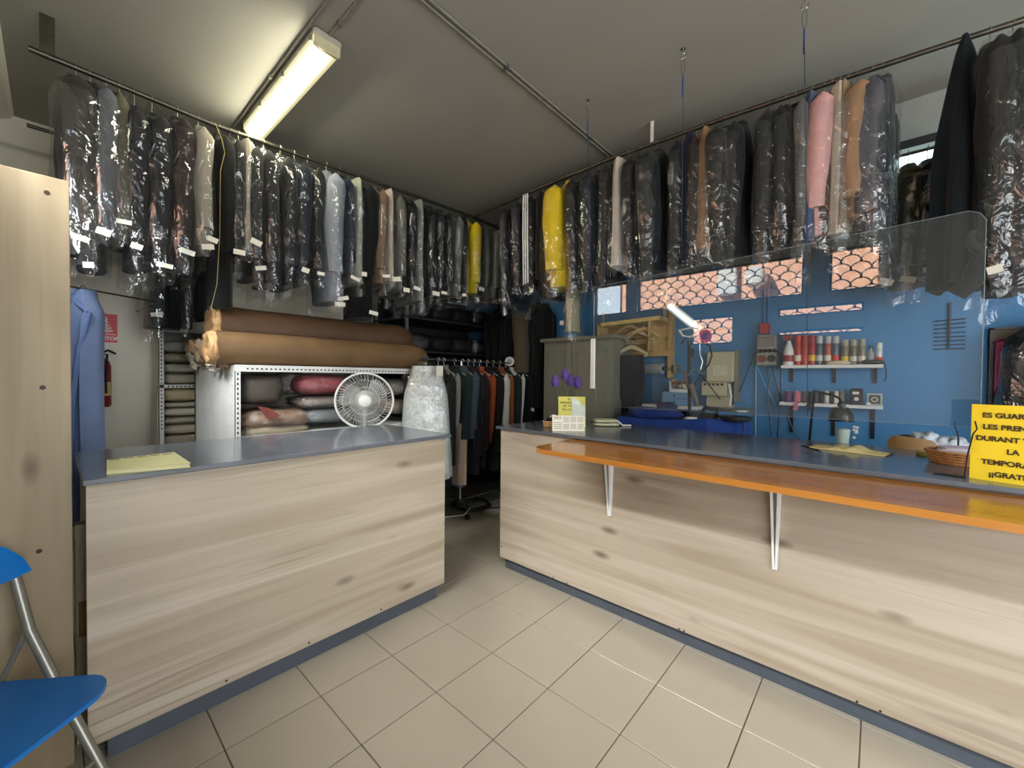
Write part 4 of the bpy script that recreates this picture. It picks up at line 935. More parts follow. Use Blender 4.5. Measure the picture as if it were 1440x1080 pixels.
for k, (lab, px, py, w_, h_, c) in enumerate(specs):
    p = onx(px, py, -3.38); X = -3.55 if k != 2 else -3.75
    yb_ = p.y*X/-3.38*.99 if k == 2 else p.y+.03
    yb_ = min(SYB-w_/2-.05, max(SYA+w_/2+.05, yb_))
    bundle(lab, (X, yb_, p.z), .42, w_, h_, c, 340+k, k not in (0,))
t = thing('brown_strap', 'brown card tied round the striped bundle on the front shelf', 'card', onx(372, 585, -3.3)); q = onx(372, 580, -3.3)
MB().prism([(-3.29, q.y-.05, q.z+.05), (-3.29, q.y+.03, q.z+.03), (-3.275, q.y+.1, q.z-.03), (-3.275, q.y+.02, q.z-.05)], (-.004, 0, 0)).build('sheet', mat('maroon_card', (110, 44, 36), .6), t)
# two long paper-wrapped rolls on top of the front shelving
def paper_roll(label, X, ya, yb, z, r, seed, col):
    t = thing('wrapped_roll', label, 'roll', (X, (ya+yb)/2, z-r)); m = mat('kraft_paper_%d' % seed, col, .6, var=.1, scale=5, bump=.35, bscale=14)
    R = []; N = 26
    for i in range(N):
        v = i/(N-1); y = ya+(yb-ya)*v; e = 1 if v < .93 else 1-.35*((v-.93)/.07)**1.5
        R.append([Vector((X+math.cos(a)*r*e*(1+.05*nz(v*5+seed, math.cos(a)*1.5, math.sin(a)*1.5)), y, z+math.sin(a)*r*e*(1+.05*nz(v*5, math.sin(a)*1.5, seed)))) for a in (2*PI*k/26 for k in range(26))])
    MB().rings(R).build('paper_wrap', m, t, True)
    R = []
    for i in range(8):
        v = i/7; rr = r*(1.02-.2*v) if i < 5 else r*(.55-.2*(i-5)); y = ya-.045*math.sin(min(1, v*1.5)*PI/2)+(.03 if i > 5 else 0)
        R.append([Vector((X+math.cos(a)*rr*(1+.14*nz(math.cos(a)*4+seed, math.sin(a)*4, v*6)), y+.02*nz(a*2, v*5, seed), z+math.sin(a)*rr*(1+.14*nz(math.sin(a)*4, math.cos(a)*4+seed, v*6)))) for a in (2*PI*k/32 for k in range(32))])
    MB().rings(R).build('crumpled_end', mat('kraft_light', (190, 150, 104), .5, var=.15, scale=24, bump=.4), t, 'all')
    return t
r1 = .118
paper_roll('lower brown paper-wrapped roll lying along the front of the shelving', SX0-.115, onx(302, 495, SX0-.1).y, onx(596, 500, SX0-.1).y, SZ+r1, r1, 1, (116, 88, 58))
paper_roll('upper darker brown roll lying behind and above the front roll', SX0-.34, onx(306, 450, SX0-.3).y, onx(578, 470, SX0-.3).y, SZ+.29, .15, 2, (88, 62, 40))
t = thing('crumpled_wrapping', 'crumpled pinkish wrapping paper piled at the left end of the rolls', 'paper', onx(272, 510, -3.7))
q = onx(272, 512, -3.75)
for k in range(9):
    rd = random.Random(900+k); c = Vector((-3.5-.95*k/8, SYA+.0+.03*rd.random()-.035, SZ+.04+.12*rd.random()*(k > 2)))
    pillow('crumple', mat('wrapping_%d' % (k % 3), ((214, 170, 138), (226, 214, 200), (196, 176, 140))[k % 3], .5, var=.15, scale=40, bump=.3), c, .13, .09, .12, 400+k, t, rd.random()*3, .9, .75, 14, 9, 3)
t = thing('wire_hanger', 'empty gold wire hanger dangling above the crumpled paper', 'hanger', (-3.62, onx(318, 190, -3.6).y, 3.25))
a0 = onx(316, 180, -3.35); hp = [onx(x, y, -3.35) for x, y in ((302, 172), (312, 196), (316, 215), (310, 240), (309, 330), (305, 400), (297, 432), (303, 442))]
MB().tube(hp, .0025, 6).build('wire', mat('gold_wire', (150, 136, 84), .35, .6), t, True)
# pedestal fan behind the left counter
fc = onx(513, 563, -3.0); fn = (CAM-fc); fn.z = 0; fn.normalize(); fu = Vector((-fn.y, fn.x, 0)); fw = Vector((0, 0, 1)); FR = .213
t = thing('pedestal_fan', 'white pedestal fan with clear blades behind the left counter', 'fan', (fc.x, fc.y, 0))
m_fw = mat('fan_white', (216, 214, 208), .4, var=.02)
C_ = lambda off, r, n=40: [p for p in arc(fc+fn*off, r, 0, 2*PI, n, fu, fw)][:-1]
MB().tube(C_(.05, FR), .007, 8, closed=True).build('cage_rim', m_fw, t, True); MB().tube(C_(.02, FR*.99), .006, 8, closed=True).build('cage_rim', m_fw, t, True)
gr_ = MB()
for k in range(54):
    a = 2*PI*k/54; d = fu*math.cos(a)+fw*math.sin(a); d2 = fu*math.cos(a+.35)+fw*math.sin(a+.35)
    gr_.tube([fc+fn*.085+d*.055, fc+fn*.08+(d*.6+d2*.4).normalized()*FR*.6, fc+fn*.05+d2*FR], .0011, 4, cap=False)
for q in (.5, .75): gr_.tube(C_(.082, FR*q), .0015, 4, closed=True)
gr_.build('front_grille', m_fw, t)
gb_ = MB()
for k in range(40):
    a = 2*PI*k/40; d = fu*math.cos(a)+fw*math.sin(a); gb_.tube([fc-fn*.06+d*.05, fc-fn*.05+d*FR*.7, fc+fn*.02+d*FR], .0012, 4, cap=False)
gb_.build('rear_grille', m_fw, t)
MB().lathe([(.052, 0), (.056, .006), (.056, .014), (.045, .02)], fc+fn*.078, 28, fn).build('badge_ring', mat('fan_grey', (170, 168, 162), .4), t, True)
hb = MB().lathe([(.044, 0), (.044, .006), (.03, .012)], fc+fn*.094, 28, fn).build('badge', m_fw, t, True)
m_bl = film_material('clear_blade', .07, .08, .1, 0, 1)
for k in range(3):
    a = 2*PI*k/3+.5; b = MB(); R = []
    for i in range(7):
        v = i/6; r = .04+.145*v; a1 = a+.25*v; wd = .35+.35*math.sin(PI*min(1, .15+v*.8))
        R.append([fc+fn*(.03+.022*s_)+(fu*math.cos(a1+s_*wd)+fw*math.sin(a1+s_*wd))*r for s_ in (-1, -.4, .4, 1)]+[fc+fn*(.027+.022*s_)+(fu*math.cos(a1+s_*wd)+fw*math.sin(a1+s_*wd))*r for s_ in (1, .4, -.4, -1)])
    b.rings(R).build('blade', m_bl, t, True)
MB().lathe([(.05, -.14), (.07, -.12), (.075, -.05), (.05, .03)], fc, 20, fn).build('motor_housing', m_fw, t, True)
MB().tube([fc-fn*.09+Vector((0, 0, -.04)), Vector((fc.x-fn.x*.09, fc.y-fn.y*.09, .04))], .014, 10).build('pole', m_fw, t, True)
MB().lathe([(.2, 0), (.2, .015), (.06, .04), (.03, .06)], (fc.x-fn.x*.09, fc.y-fn.y*.09, 0), 28).build('base', m_fw, t, True)
bx('control_box', m_fw, (fc.x-fn.x*.09-.05, fc.y-fn.y*.09-.05, .86), (fc.x-fn.x*.09+.05, fc.y-fn.y*.09+.05, .98), t, .01)

# ================================================================== ROLLING RACK
RX, RZ = -3.27, 1.614
t = thing('rolling_rack', 'chrome rolling garment rack full of dark coats between the counters', 'garment rack', (RX, 3.4, 0))
MB().tube([(RX, 2.36, RZ), (RX, 4.12, RZ)], .0125, 10).build('top_bar', m_steel, t, True)
for y in (2.86, 3.98):
    MB().tube([(RX, y, RZ), (RX, y, .13)], .0125, 10).build('upright', m_steel, t, True)
    MB().tube([(RX-.24, y-.06, .1), (RX-.12, y-.02, .145), (RX, y, .15), (RX+.1, y-.02, .145), (RX+.2, y-.07, .1)], .0115, 10).build('foot_bar', m_steel, t, True)
    for sx in (-.24, .2):
        MB().tube([(RX+sx, y-.06, .105), (RX+sx, y-.07, .05)], .009, 8).build('caster_stem', m_steel, t, True)
        MB().lathe([(.02, -.012), (.028, -.01), (.028, .01), (.02, .012)], (RX+sx, y-.075, .0285), 16, (1, 0, 0)).build('caster', m_black, t, True)
MB().tube([(RX, 2.86, .145), (RX, 3.98, .145)], .011, 10).build('base_bar', m_steel, t, True)
# white gown in a clear bag at the front end of the rack
p = Vector((RX+.12, 2.33, RZ)); 
t = thing('white_gown', 'white bagged gown hanging at the near end of the rolling rack', 'gown', p, (0, 0, PI/2-.5))
R = []
for i in range(18):
    v = i/17; z = -.07-1.05*v; w_ = .13+.05*min(1, v*4)+.06*v; d_ = .09+.06*v
    R.append([Vector((math.cos(a)*w_*(1+.07*math.sin(a*9+v)*min(1, v*3)), math.sin(a)*d_*(1+.08*math.sin(a*7+1)*min(1, v*3)), z)) for a in (2*PI*k/44 for k in range(44))])
MB().rings(R).build('skirt', mat('white_brocade', (226, 228, 224), .75, var=.12, scale=34, bump=.3), t, True, world=False)
MB().tube([Vector((math.cos(2*PI*k/24)*.135, math.sin(2*PI*k/24)*.095, -.065)) for k in range(24)], .0035, 6, closed=True).build('waist_ring', m_black, t, True, world=False)
MB().tube(arc((0, 0, 0), .022, PI*1.1, -PI*.5, 8, (1, 0, 0))+[Vector((0, 0, -.03)), Vector((.1, 0, -.065))], .003, 5).build('hook', m_black, t, True, world=False)
MB().rings(film_rings(.18, .24, 1.15, 2.2, top=-.03), cap=False).build('plastic_cover', m_film, t, 'all', world=False)
MB().prism([(.06, -.19, -.07), (.12, -.19, -.07), (.12, -.19, -.16), (.06, -.19, -.16)], (0, -.002, 0)).build('paper_tag', m_tag, t, world=False)
RACK = [(638, (26, 26, 26), 'black', 1.0, None), (646, (120, 118, 110), 'grey', .72, None), (661, (30, 52, 48), 'dark green', .92, None), (672, (62, 70, 78), 'slate grey', .8, None), (680, (26, 28, 42), 'navy', .95, None), (688, (44, 26, 24), 'dark red-brown', .9, None), (696, (150, 70, 36), 'rust orange', .88, None),
        (706, (30, 26, 24), 'dark brown', .95, None), (715, (22, 20, 20), 'black with white trim', .95, (206, 202, 194)), (724, (140, 78, 40), 'tan brown', .9, None), (732, (36, 52, 46), 'bottle green', .95, None), (738, (200, 198, 192), 'white', .85, None), (748, (14, 16, 26), 'midnight blue', 1.0, None), (758, (12, 12, 14), 'black', 1.0, None)]
for i, (px, c, cw, L, c2) in enumerate(RACK):
    Y = min(4.0, max(2.5, onx(px, 580, RX+.24).y))
    garment('overcoat', '%s coat, %s from the near end of the rolling rack' % (cw, ORD[i]), 'coat', (RX, Y, RZ), PI/2+random.uniform(-.12, .06), L*(1.0 if sum(c) > 120 else 1.25), c, 'jacket', .032 if sum(c) > 220 else .055, .19, 0, 0, 220+i, 'coats on the rolling rack', hang=.075, hook=(226, 226, 222), col2=c2)
q = onx(645, 650, RX+.1)
t = thing('hanging_skirt', 'beige skirt hanging low under the green coat on the rack', 'skirt', (RX+.1, q.y, .98))
R = [[Vector((RX+.1+math.cos(a)*.1*(1+.1*math.sin(a*6)), q.y+.0+math.sin(a)*.05*(1+.1*math.sin(a*5)), .98-.62*i/6)) for a in (2*PI*k/24 for k in range(24))] for i in range(7)]
MB().rings(R).build('cloth_fall', cloth((168, 146, 128)), t, True)
bx('lining', cloth((96, 100, 122)), (RX+.02, q.y-.02, .33), (RX+.16, q.y+.03, .42), t)
for k, (y, z) in enumerate(((3.62, RZ+.02), (3.78, RZ+.015))):
    t = thing('size_ring', 'white plastic disc clipped on the rack bar, %s' % ('nearer of the two' if k == 0 else 'farther of the two'), 'disc', (RX, y, z-.05), group='white discs on the rack bar')
    MB().tube([p for p in arc((RX, y, z), .045, 0, 2*PI, 22, (.8, .6, 0), (0, 0, 1))][:-1], .012, 8, closed=True).build('ring', m_white, t, True)
    MB().lathe([(.036, -.002), (.036, .002)], (RX, y, z), 18, (.6, -.8, 0)).build('face', mat('disc_grey', (168, 168, 164), .5), t)
t = thing('coiled_cable', 'black cable lying coiled on the floor under the rolling rack', 'cable', (-3.4, 3.1, 0))
MB().tube([(-3.38+math.cos(a)*.17*(1+.02*a), 3.12+math.sin(a)*.17*(1+.02*a), .012+.006*(k % 5)) for k, a in enumerate(2*PI*j/14 for j in range(44))], .011, 6).build('coil', m_black, t, True)
MB().tube([(-3.2, 3.12, .012), (-3.05, 3.3, .012), (-3.1, 3.6, .012), (-2.9, 3.62, .012)], .008, 6).build('tail', m_black, t, True)
t = thing('white_cable', 'thin white cable on the floor behind the left counter', 'cable', (-3.4, 2.6, 0)); MB().tube([(-3.55, 2.4, .008), (-3.3, 2.62, .008), (-3.14, 2.8, .03), (-3.1, 2.85, .1)], .005, 6).build('lead', m_white, t, True)
# dark shelving and dark bundles behind the rack
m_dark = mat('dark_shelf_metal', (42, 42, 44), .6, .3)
DX0, DX1 = -3.95, -4.6
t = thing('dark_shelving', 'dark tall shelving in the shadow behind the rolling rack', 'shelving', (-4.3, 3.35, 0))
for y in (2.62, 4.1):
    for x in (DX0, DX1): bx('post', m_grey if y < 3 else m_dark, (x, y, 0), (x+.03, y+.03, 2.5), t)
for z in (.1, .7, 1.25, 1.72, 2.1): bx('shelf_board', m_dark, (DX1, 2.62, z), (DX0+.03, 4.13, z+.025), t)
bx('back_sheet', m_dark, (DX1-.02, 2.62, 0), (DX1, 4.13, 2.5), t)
k = 0
for z, hh in ((1.747, .2), (1.277, .24), (.727, .26), (2.127, .22)):
    for y in (2.86, 3.2, 3.54, 3.86):
        rd = random.Random(500+k)
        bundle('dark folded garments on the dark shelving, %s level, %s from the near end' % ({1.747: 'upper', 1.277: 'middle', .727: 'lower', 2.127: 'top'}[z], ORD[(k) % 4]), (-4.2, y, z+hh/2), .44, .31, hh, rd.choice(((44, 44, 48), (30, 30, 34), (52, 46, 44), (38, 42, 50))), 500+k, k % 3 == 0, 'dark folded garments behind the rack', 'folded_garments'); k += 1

# ================================================================== BACK WORKSHOP
# grey wardrobe
m_gw = mat('grey_green_lacquer', (128, 128, 116), .5, var=.03); w0, w1 = ony(764, 478, 3.7), ony(863, 472, 3.7)
WZ = 1.87
t = thing('grey_wardrobe', 'grey-green panelled wardrobe at the back between rack and screen', 'wardrobe', ((w0.x+w1.x)/2, 3.92, 0))
bx('carcass', m_gw, (w0.x, 3.72, .02), (w1.x, 4.16, WZ-.03), t); bx('cornice', m_gw, (w0.x-.03, 3.67, WZ-.03), (w1.x+.03, 4.17, WZ+.012), t, .008)
dx = (w0.x+w1.x)/2-.06
for a, b in ((w0.x+.015, dx-.004), (dx+.004, w1.x-.015)):
    d = bx('door', m_gw, (a, 3.70, .08), (b, 3.72, WZ-.05), t, .003)
    for z0, z1 in ((.16, .86), (.94, WZ-.13)):
        f = MB()
        for e in ((a+.06, z0, b-.06, z0+.02), (a+.06, z1-.02, b-.06, z1), (a+.06, z0, a+.08, z1), (b-.08, z0, b-.06, z1)): f.box((e[0], 3.692, e[1]), (e[2], 3.7005, e[3]))
        f.build('moulding', m_gw, d)
    MB().lathe([(.006, 0), (.006, .012), (.012, .016), (.012, .024)], (b-.04 if a < dx-.1 and b < dx else a+.04, 3.70, 1.0), 12, (0, -1, 0)).build('knob', m_grey, d, True)
def wallbox(name, m, px0, py0, px1, py1, Y, depth, parent, bev=.003):
    a, b = ony(px0, py0, Y), ony(px1, py1, Y)
    return bx(name, m, (a.x, Y, b.z), (b.x, Y+depth, a.z), parent, bev)
# pine hanger rack on the wall
m_pine = wood('raw_pine', (206, 178, 122), (186, 152, 98), (130, 96, 56), 0, .6, knots=1)
Yw = WALL_B
a, b = ony(850, 458, 4.05), ony(946, 500, 4.05)
t = thing('pine_hanger_rack', 'raw pine rack on the blue wall holding wooden hangers', 'rack', ((a.x+b.x)/2, 4.1, b.z))
m_pine2 = mat('darker_pine', (186, 160, 112), .6, var=.12, scale=12)  # slightly darker pine tone for the hangers
bx('back_board', m_pine, (a.x, 4.12, b.z+.06), (b.x-.05, Yw-.001, a.z), t); bx('batten', m_pine, (a.x+.1, 4.09, b.z), (b.x, 4.12, b.z+.055), t); bx('batten', m_pine, (b.x-.07, 4.10, b.z-.22), (b.x-.03, Yw-.001, a.z+.1), t)
bx('side_cheek', m_pine, (a.x, 3.9, b.z+.05), (a.x+.02, 4.12, a.z), t); bx('side_cheek', m_pine, (b.x-.19, 3.9, b.z+.05), (b.x-.17, 4.12, a.z+.02), t)
k0, k1 = ony(846, 458, 3.88), ony(929, 447, 3.88)
MB().prism([(k0.x, 3.86, k0.z-.01), (k1.x, 3.86, k1.z-.02), (k1.x, 3.86, k1.z+.02), (k0.x, 3.86, k0.z+.025)], (0, .2, 0)).build('top_plank', mat('yellow_pine', (222, 194, 116), .55, var=.1, scale=9), t)
MB().box((k0.x, 3.9, k1.z), (k0.x+.012, 3.912, k1.z+.14)).build('peg', m_pine, t)
def wood_hanger(label, pc, span, drop, m, rotz, group, trousers=None):
    t = thing('wooden_hanger', label, 'hanger', pc, (0, 0, rotz), group)
    MB().tube(arc((0, 0, .05), .022, PI*1.1, -PI*.5, 8, (0, 1, 0))+[Vector((0, 0, .0))], .003, 6).build('hook', m_steel, t, True, world=False)
    R = []
    for i in range(13):
        v = -1+2*i/12; x = v*span; z = -drop*abs(v)**1.4; h_ = .018-.006*abs(v)
        R.append([Vector((x, -.012, z-h_)), Vector((x, .012, z-h_)), Vector((x, .012, z+h_)), Vector((x, -.012, z+h_))])
    MB().rings(R).build('arms', m, t, world=False)
    MB().tube([(-span, 0, -drop), (-span*.98, 0, -drop-.02), (span*.98, 0, -drop-.02), (span, 0, -drop)], .006, 6).build('trouser_bar', m, t, True, world=False)
    return t
m_hw = mat('cream_wood', (206, 192, 160), .5, var=.06)
for k, (px, py) in enumerate(((885, 458), (895, 466), (905, 462))):
    q = ony(px, py, 3.98-.03*k); wood_hanger('pale wooden hanger on the pine rack, %s from the front' % ('third', 'second', 'first')[k], q, .2-.01*k, .1, (m_pine2, m_hw, m_pine2)[k], .12*(k-1), 'hangers on the pine rack')
q = ony(888, 488, 3.86); wood_hanger('cream plastic hanger carrying navy trousers below the pine rack', q, .165, .075, m_hw, 0, 'hangers on the pine rack')
a, b = ony(868, 500, 3.86), ony(906, 577, 3.86)
t = thing('navy_trousers', 'navy trousers folded over the hanger in front of the film roll', 'trousers', ((a.x+b.x)/2, 3.86, a.z))
R = []
for i in range(9):
    v = i/8; z = a.z+(b.z-a.z)*v; w_ = (b.x-a.x)/2*(.92+.06*math.sin(v*4)-.2*(v > .75)); cx_ = (a.x+b.x)/2+.015*v
    R.append([Vector((cx_+math.cos(q)*w_, 3.86+math.sin(q)*.028*(1+.2*math.sin(q*5)), z)) for q in (2*PI*j/24 for j in range(24))])
MB().rings(R).build('trouser_legs', cloth((44, 48, 68)), t, True)
MB().box((a.x+.05, 3.875, b.z-.12), (b.x-.04, 3.895, b.z+.1)).build('under_leg', cloth((36, 38, 54)), t)
# roll of clear film on the wall
a, b = ony(865, 512, 4.06), ony(933, 526, 4.06); zc = (a.z+b.z)/2
t = thing('film_roll', 'roll of clear packing film on a wall holder below the pine rack', 'film roll', ((a.x+b.x)/2, 4.1, zc-.06))
MB().tube([(a.x, 4.07, zc), (b.x-.01, 4.07, zc)], .055, 24).build('film', mat('rolled_film', (176, 184, 188), .18, .2, var=.08, scale=30, stretch=(1, 8, 8)), t, True)
MB().tube([(b.x-.012, 4.07, zc), (b.x+.004, 4.07, zc)], .022, 16).build('core', m_black, t, True); MB().tube([(a.x-.03, 4.07, zc), (b.x+.12, 4.07, zc)], .008, 8).build('spindle', m_grey, t, True)
bx('holder', m_grey, (b.x+.1, 4.05, zc-.04), (b.x+.13, Yw-.001, zc+.04), t); bx('holder', m_grey, (a.x-.035, 4.05, zc-.04), (a.x-.02, Yw-.001, zc+.04), t)
t = thing('wall_notice', 'pale sheet of paper taped to the blue wall behind the trousers', 'paper', ony(872, 540, Yw)); wallbox('sheet', mat('pale_blue_paper', (186, 204, 222), .7), 865, 520, 880, 553, Yw-.002, .0015, t, 0)
# white work shelf, drawer box, button tin
a, b = ony(895, 567, 3.9), ony(980, 577, 3.9)
t = thing('work_shelf', 'white work shelf edge under the little blue drawer unit', 'shelf', ((a.x+b.x)/2, 4.05, b.z))
bx('board', m_white, (a.x, 3.9, b.z), (b.x, Yw-.001, a.z-.005), t, .004); bx('shade_panel', m_black, (a.x-.12, 4.0, .0), (a.x+.08, 4.02, b.z-.05), t)  # black sheet stands for the shade beneath the table
for xx in (a.x+.15, b.x-.1): bx('bracket', m_grey, (xx, 3.95, b.z-.14), (xx+.02, Yw-.001, b.z), t)
wz = a.z-.005
a, b = ony(931, 551, 3.95), ony(967, 566, 3.95)
t = thing('drawer_unit', 'small pale blue two-drawer unit on the white work shelf', 'drawers', ((a.x+b.x)/2, 4.05, wz))
m_pb = mat('pale_blue_lacquer', (104, 150, 190), .5, var=.03)
bx('case', m_pb, (a.x, 3.96, wz), (b.x, Yw-.01, a.z), t); hz_ = (a.z-wz)/2
for k in range(2):
    d = bx('drawer', m_pb, (a.x+.006, 3.95, wz+k*hz_+.006), (b.x-.006, 3.962, wz+(k+1)*hz_-.006), t, .002); MB().lathe([(.006, 0), (.01, .012)], ((a.x+b.x)/2, 3.95, wz+(k+.5)*hz_), 10, (0, -1, 0)).build('knob', m_black, d)
top_ = a.z
a, b = ony(940, 535, 3.95), ony(968, 551, 3.95)
t = thing('button_box', 'open box crammed with brown and white sewing notions on the drawers', 'box', ((a.x+b.x)/2, 4.03, top_))
bx('box', m_white, (a.x, 3.97, top_), (a.x+.006, 4.1, a.z), t); bx('tray', m_white, (a.x, 3.97, top_), (b.x, 4.1, top_+.03), t)
for k in range(12):
    rd = random.Random(700+k); pillow('notion', mat('notion_%d' % (k % 4), ((140, 90, 60), (206, 200, 186), (86, 66, 56), (170, 140, 110))[k % 4], .5), (a.x+.02+(b.x-a.x-.04)*rd.random(), 3.98+.08*rd.random(), top_+.04+(a.z-top_-.04)*rd.random()), .05, .04, .035, 700+k, t, rd.random()*3, .8, .3, 10, 7)
# ironing station ----------------------------------------------------------------
t = thing('ironing_table', 'ironing table with a royal blue cover behind the right counter', 'ironing table', (-1.2, 3.55, 0))
IZ = 1.06
tp = [(-1.75, 3.40), (-.98, 3.36), (-.80, 3.42), (-.72, 3.52), (-.78, 3.66), (-.95, 3.74), (-1.75, 3.72)]
m_royal = mat('royal_blue_cover', (26, 62, 140), .8, var=.1, scale=10, bump=.2)
MB().prism([Vector((x, y, IZ)) for x, y in tp], (0, 0, .045)).build('padded_top', m_royal, t)
MB().prism([Vector((-1.235+(x+1.235)*1.015, 3.54+(y-3.54)*1.04, IZ-.13+.08*(x > -1))) for x, y in tp], (0, 0, .13)).build('cover_skirt', m_royal, t)
for s in (-1.55, -.95): MB().tube([(s, 3.45, IZ-.05), (s+.05, 3.7, 0)], .018, 8).build('leg', m_grey, t, True); MB().tube([(s, 3.7, IZ-.05), (s+.05, 3.45, 0)], .018, 8).build('leg', m_grey, t, True)
t = thing('blue_cloth', 'navy blue cloth heaped on the left end of the ironing table', 'cloth', (-1.45, 3.5, IZ+.045))
pillow('heap', cloth((28, 52, 116)), (-1.45, 3.5, IZ+.085), .42, .24, .09, 12, t, .15, .8, .35, 30, 14, 3); pillow('heap_top', cloth((28, 44, 96)), (-1.37, 3.56, IZ+.14), .16, .12, .08, 15, t, .4, .9, .5, 22, 12)
a, b = ony(995, 602, 3.36), ony(1040, 612, 3.36)
t = thing('brown_pad', 'brown leather pad at the front edge of the ironing table', 'pad', (-.93, 3.22, IZ)); MB().prism([(-1.13, 3.2, 1.0), (-.86, 3.16, 1.0), (-.78, 3.3, 1.03), (-1.0, 3.34, 1.03)], (0, 0, .02)).build('pad', mat('brown_leather', (146, 78, 50), .5, var=.1), t)
MB().tube([(-.95, 3.25, 0), (-.95, 3.25, 1.0)], .02, 8).build('stand', m_grey, t, True)
# steam iron boiler on the wall
a, b = ony(993, 495, 4.02), ony(1030, 566, 4.02)
t = thing('steam_boiler', 'beige steam boiler unit with five switches on the blue wall', 'boiler', ((a.x+b.x)/2, 4.1, b.z))
m_be = mat('beige_enamel', (190, 182, 152), .45, var=.03); zm = ony(990, 537, 4.0).z; zl = ony(990, 556, 4.0).z
bx('upper_case', m_be, (a.x, 4.03, zm), (b.x, Yw-.001, a.z), t, .01); bx('control_box', m_be, (a.x-.02, 3.97, zl), (b.x-.04, Yw-.001, zm), t, .006); bx('lower_case', m_be, (a.x, 4.05, b.z-.05), (b.x-.02, Yw-.001, zl), t, .004)
for k in range(5): bx('switch', m_black, (a.x+.0+k*.036, 3.962, zm-.03), (a.x+.02+k*.036, 3.971, zm-.012), t)
bx('rating_plate', mat('plate_cream', (206, 202, 180), .5, var=.1, scale=80), (a.x+.06, 4.027, zm+.06), (b.x-.05, 4.0302, zm+.15), t)
bx('door_edge', m_gw, (b.x, 4.06, zl-.05), (b.x+.03, Yw-.001, a.z+.01), t)
MB().tube([(b.x-.02, 3.99, zm-.02), (b.x+.0, 3.97, zm-.12), (b.x-.01, 3.97, zl-.08)], .009, 8).build('pipe', m_white, t, True)
# iron stand: black pole, hoses, hooks
pb = ony(970, 566, 3.72); pt = ony(969, 478, 3.72)
t = thing('iron_stand', 'black pole with hanging hoses and white hooks over the ironing table', 'stand', (pb.x, 3.72, IZ+.045))
MB().tube([(pb.x, 3.72, IZ+.04), (pt.x, 3.72, pt.z)], .014, 10).build('pole', m_black, t, True)
hx = lambda px, py, Y=3.68: ony(px, py, Y)
MB().tube([hx(955, 464), hx(960, 472), hx(970, 474), hx(980, 470), hx(982, 462), hx(972, 461), hx(958, 464)], .008, 8).build('white_hook', m_white, t, True)
MB().tube([hx(983, 455), hx(981, 468), hx(984, 480)], .010, 8).build('white_hook', m_white, t, True)
MB().tube([hx(984, 480), hx(998, 486), hx(1001, 500), hx(996, 514), hx(988, 521)], .007, 8).build('hose', m_black, t, True)
MB().tube([hx(958, 484), hx(964, 476), hx(970, 474)], .006, 6).build('hose', m_black, t, True)
MB().tube([hx(984, 484), hx(984, 498), hx(988, 508), hx(985, 520)], .005, 6).build('chain', m_steel, t, True)
MB().tube([hx(968, 528), hx(974, 520), hx(984, 521), hx(992, 518), hx(990, 526), hx(980, 524)], .007, 6).build('teal_hose', mat('teal_hose', (92, 140, 138), .5), t, True)
MB().tube([hx(976, 520), hx(988, 530), hx(1000, 545), hx(1013, 562)], .0045, 6).build('lead', m_black, t, True); MB().tube([hx(987, 524), hx(981, 534), hx(976, 543)], .005, 6).build('lead', m_black, t, True)
MB().tube([hx(965, 520), hx(963, 534), hx(968, 545)], .012, 8).build('tan_handle', mat('tan_leather', (130, 84, 60), .6), t, True)
MB().tube([hx(972, 540), hx(976, 555), hx(981, 570)], [.026, .022, .02], 10).build('grey_sleeve', mat('grey_rubber', (104, 100, 96), .7, var=.1, scale=60), t, True)
bx('clamp', m_black, (pt.x+.012, 3.7, hx(970, 502).z), (pt.x+.04, 3.74, hx(970, 490).z), t, .004)
# steam irons
def iron(label, c, rz, s=1.0, body=(88, 90, 92)):
    t = thing('steam_iron', label, 'iron', c, (0, 0, rz)); o = [(-.11, -.05), (.02, -.055), (.09, -.03), (.125, 0), (.09, .03), (.02, .055), (-.11, .05)]
    MB().prism([Vector((x*s, y*s, 0)) for x, y in o], (0, 0, .014)).build('sole_plate', m_steel, t, world=False)
    MB().rings([[Vector((x*s*f, y*s*f, .014+h_)) for x, y in o] for f, h_ in ((.96, 0), (.9, .03), (.6, .055))]).build('body', mat('iron_grey_%d' % body[0], body, .35, .3), t, True, world=False)
    MB().tube([(-.09*s, 0, .05), (-.095*s, 0, .10), (.03*s, 0, .115), (.06*s, 0, .06)], .014, 8).build('handle', m_black, t, True, world=False)
iron('grey steam iron standing on the blue ironing cover', (-1.02, 3.52, IZ+.046), 2.6)
a = ony(1034, 588, 3.45)
t = thing('iron_tray', 'dark round iron rest on an arm at the right end of the ironing table', 'iron rest', (a.x, 3.45, a.z-.06))
MB().lathe([(.02, -.03), (.1, -.02), (.115, 0), (.115, .012), (.1, .015)], (a.x, 3.45, a.z), 24).build('tray', mat('dark_grey_metal', (70, 72, 74), .4, .6), t, True)
MB().lathe([(.105, .03), (.125, .035), (.125, .05), (.11, .056)], (a.x+.01, 3.45, a.z+.02), 24).build('upper_ring', mat('mid_grey_metal', (112, 114, 114), .35, .6), t, True)
MB().tube([(a.x, 3.45, a.z-.03), (a.x-.03, 3.5, a.z-.1), (a.x-.04, 3.5, a.z-.16)], .015, 8).build('arm', m_black, t, True); MB().tube([(a.x+.06, 3.4, a.z-.02), (a.x+.075, 3.38, a.z-.07), (a.x+.07, 3.37, a.z-.12)], .006, 6).build('strap', m_black, t, True)
MB().tube([(a.x-.04, 3.5, a.z-.16), (a.x-.04, 3.5, 0)], .02, 8).build('post', m_grey, t, True)
t = thing('white_rags', 'crumpled white cloths lying on the blue ironing cover', 'cloth', (-.92, 3.45, IZ+.045))
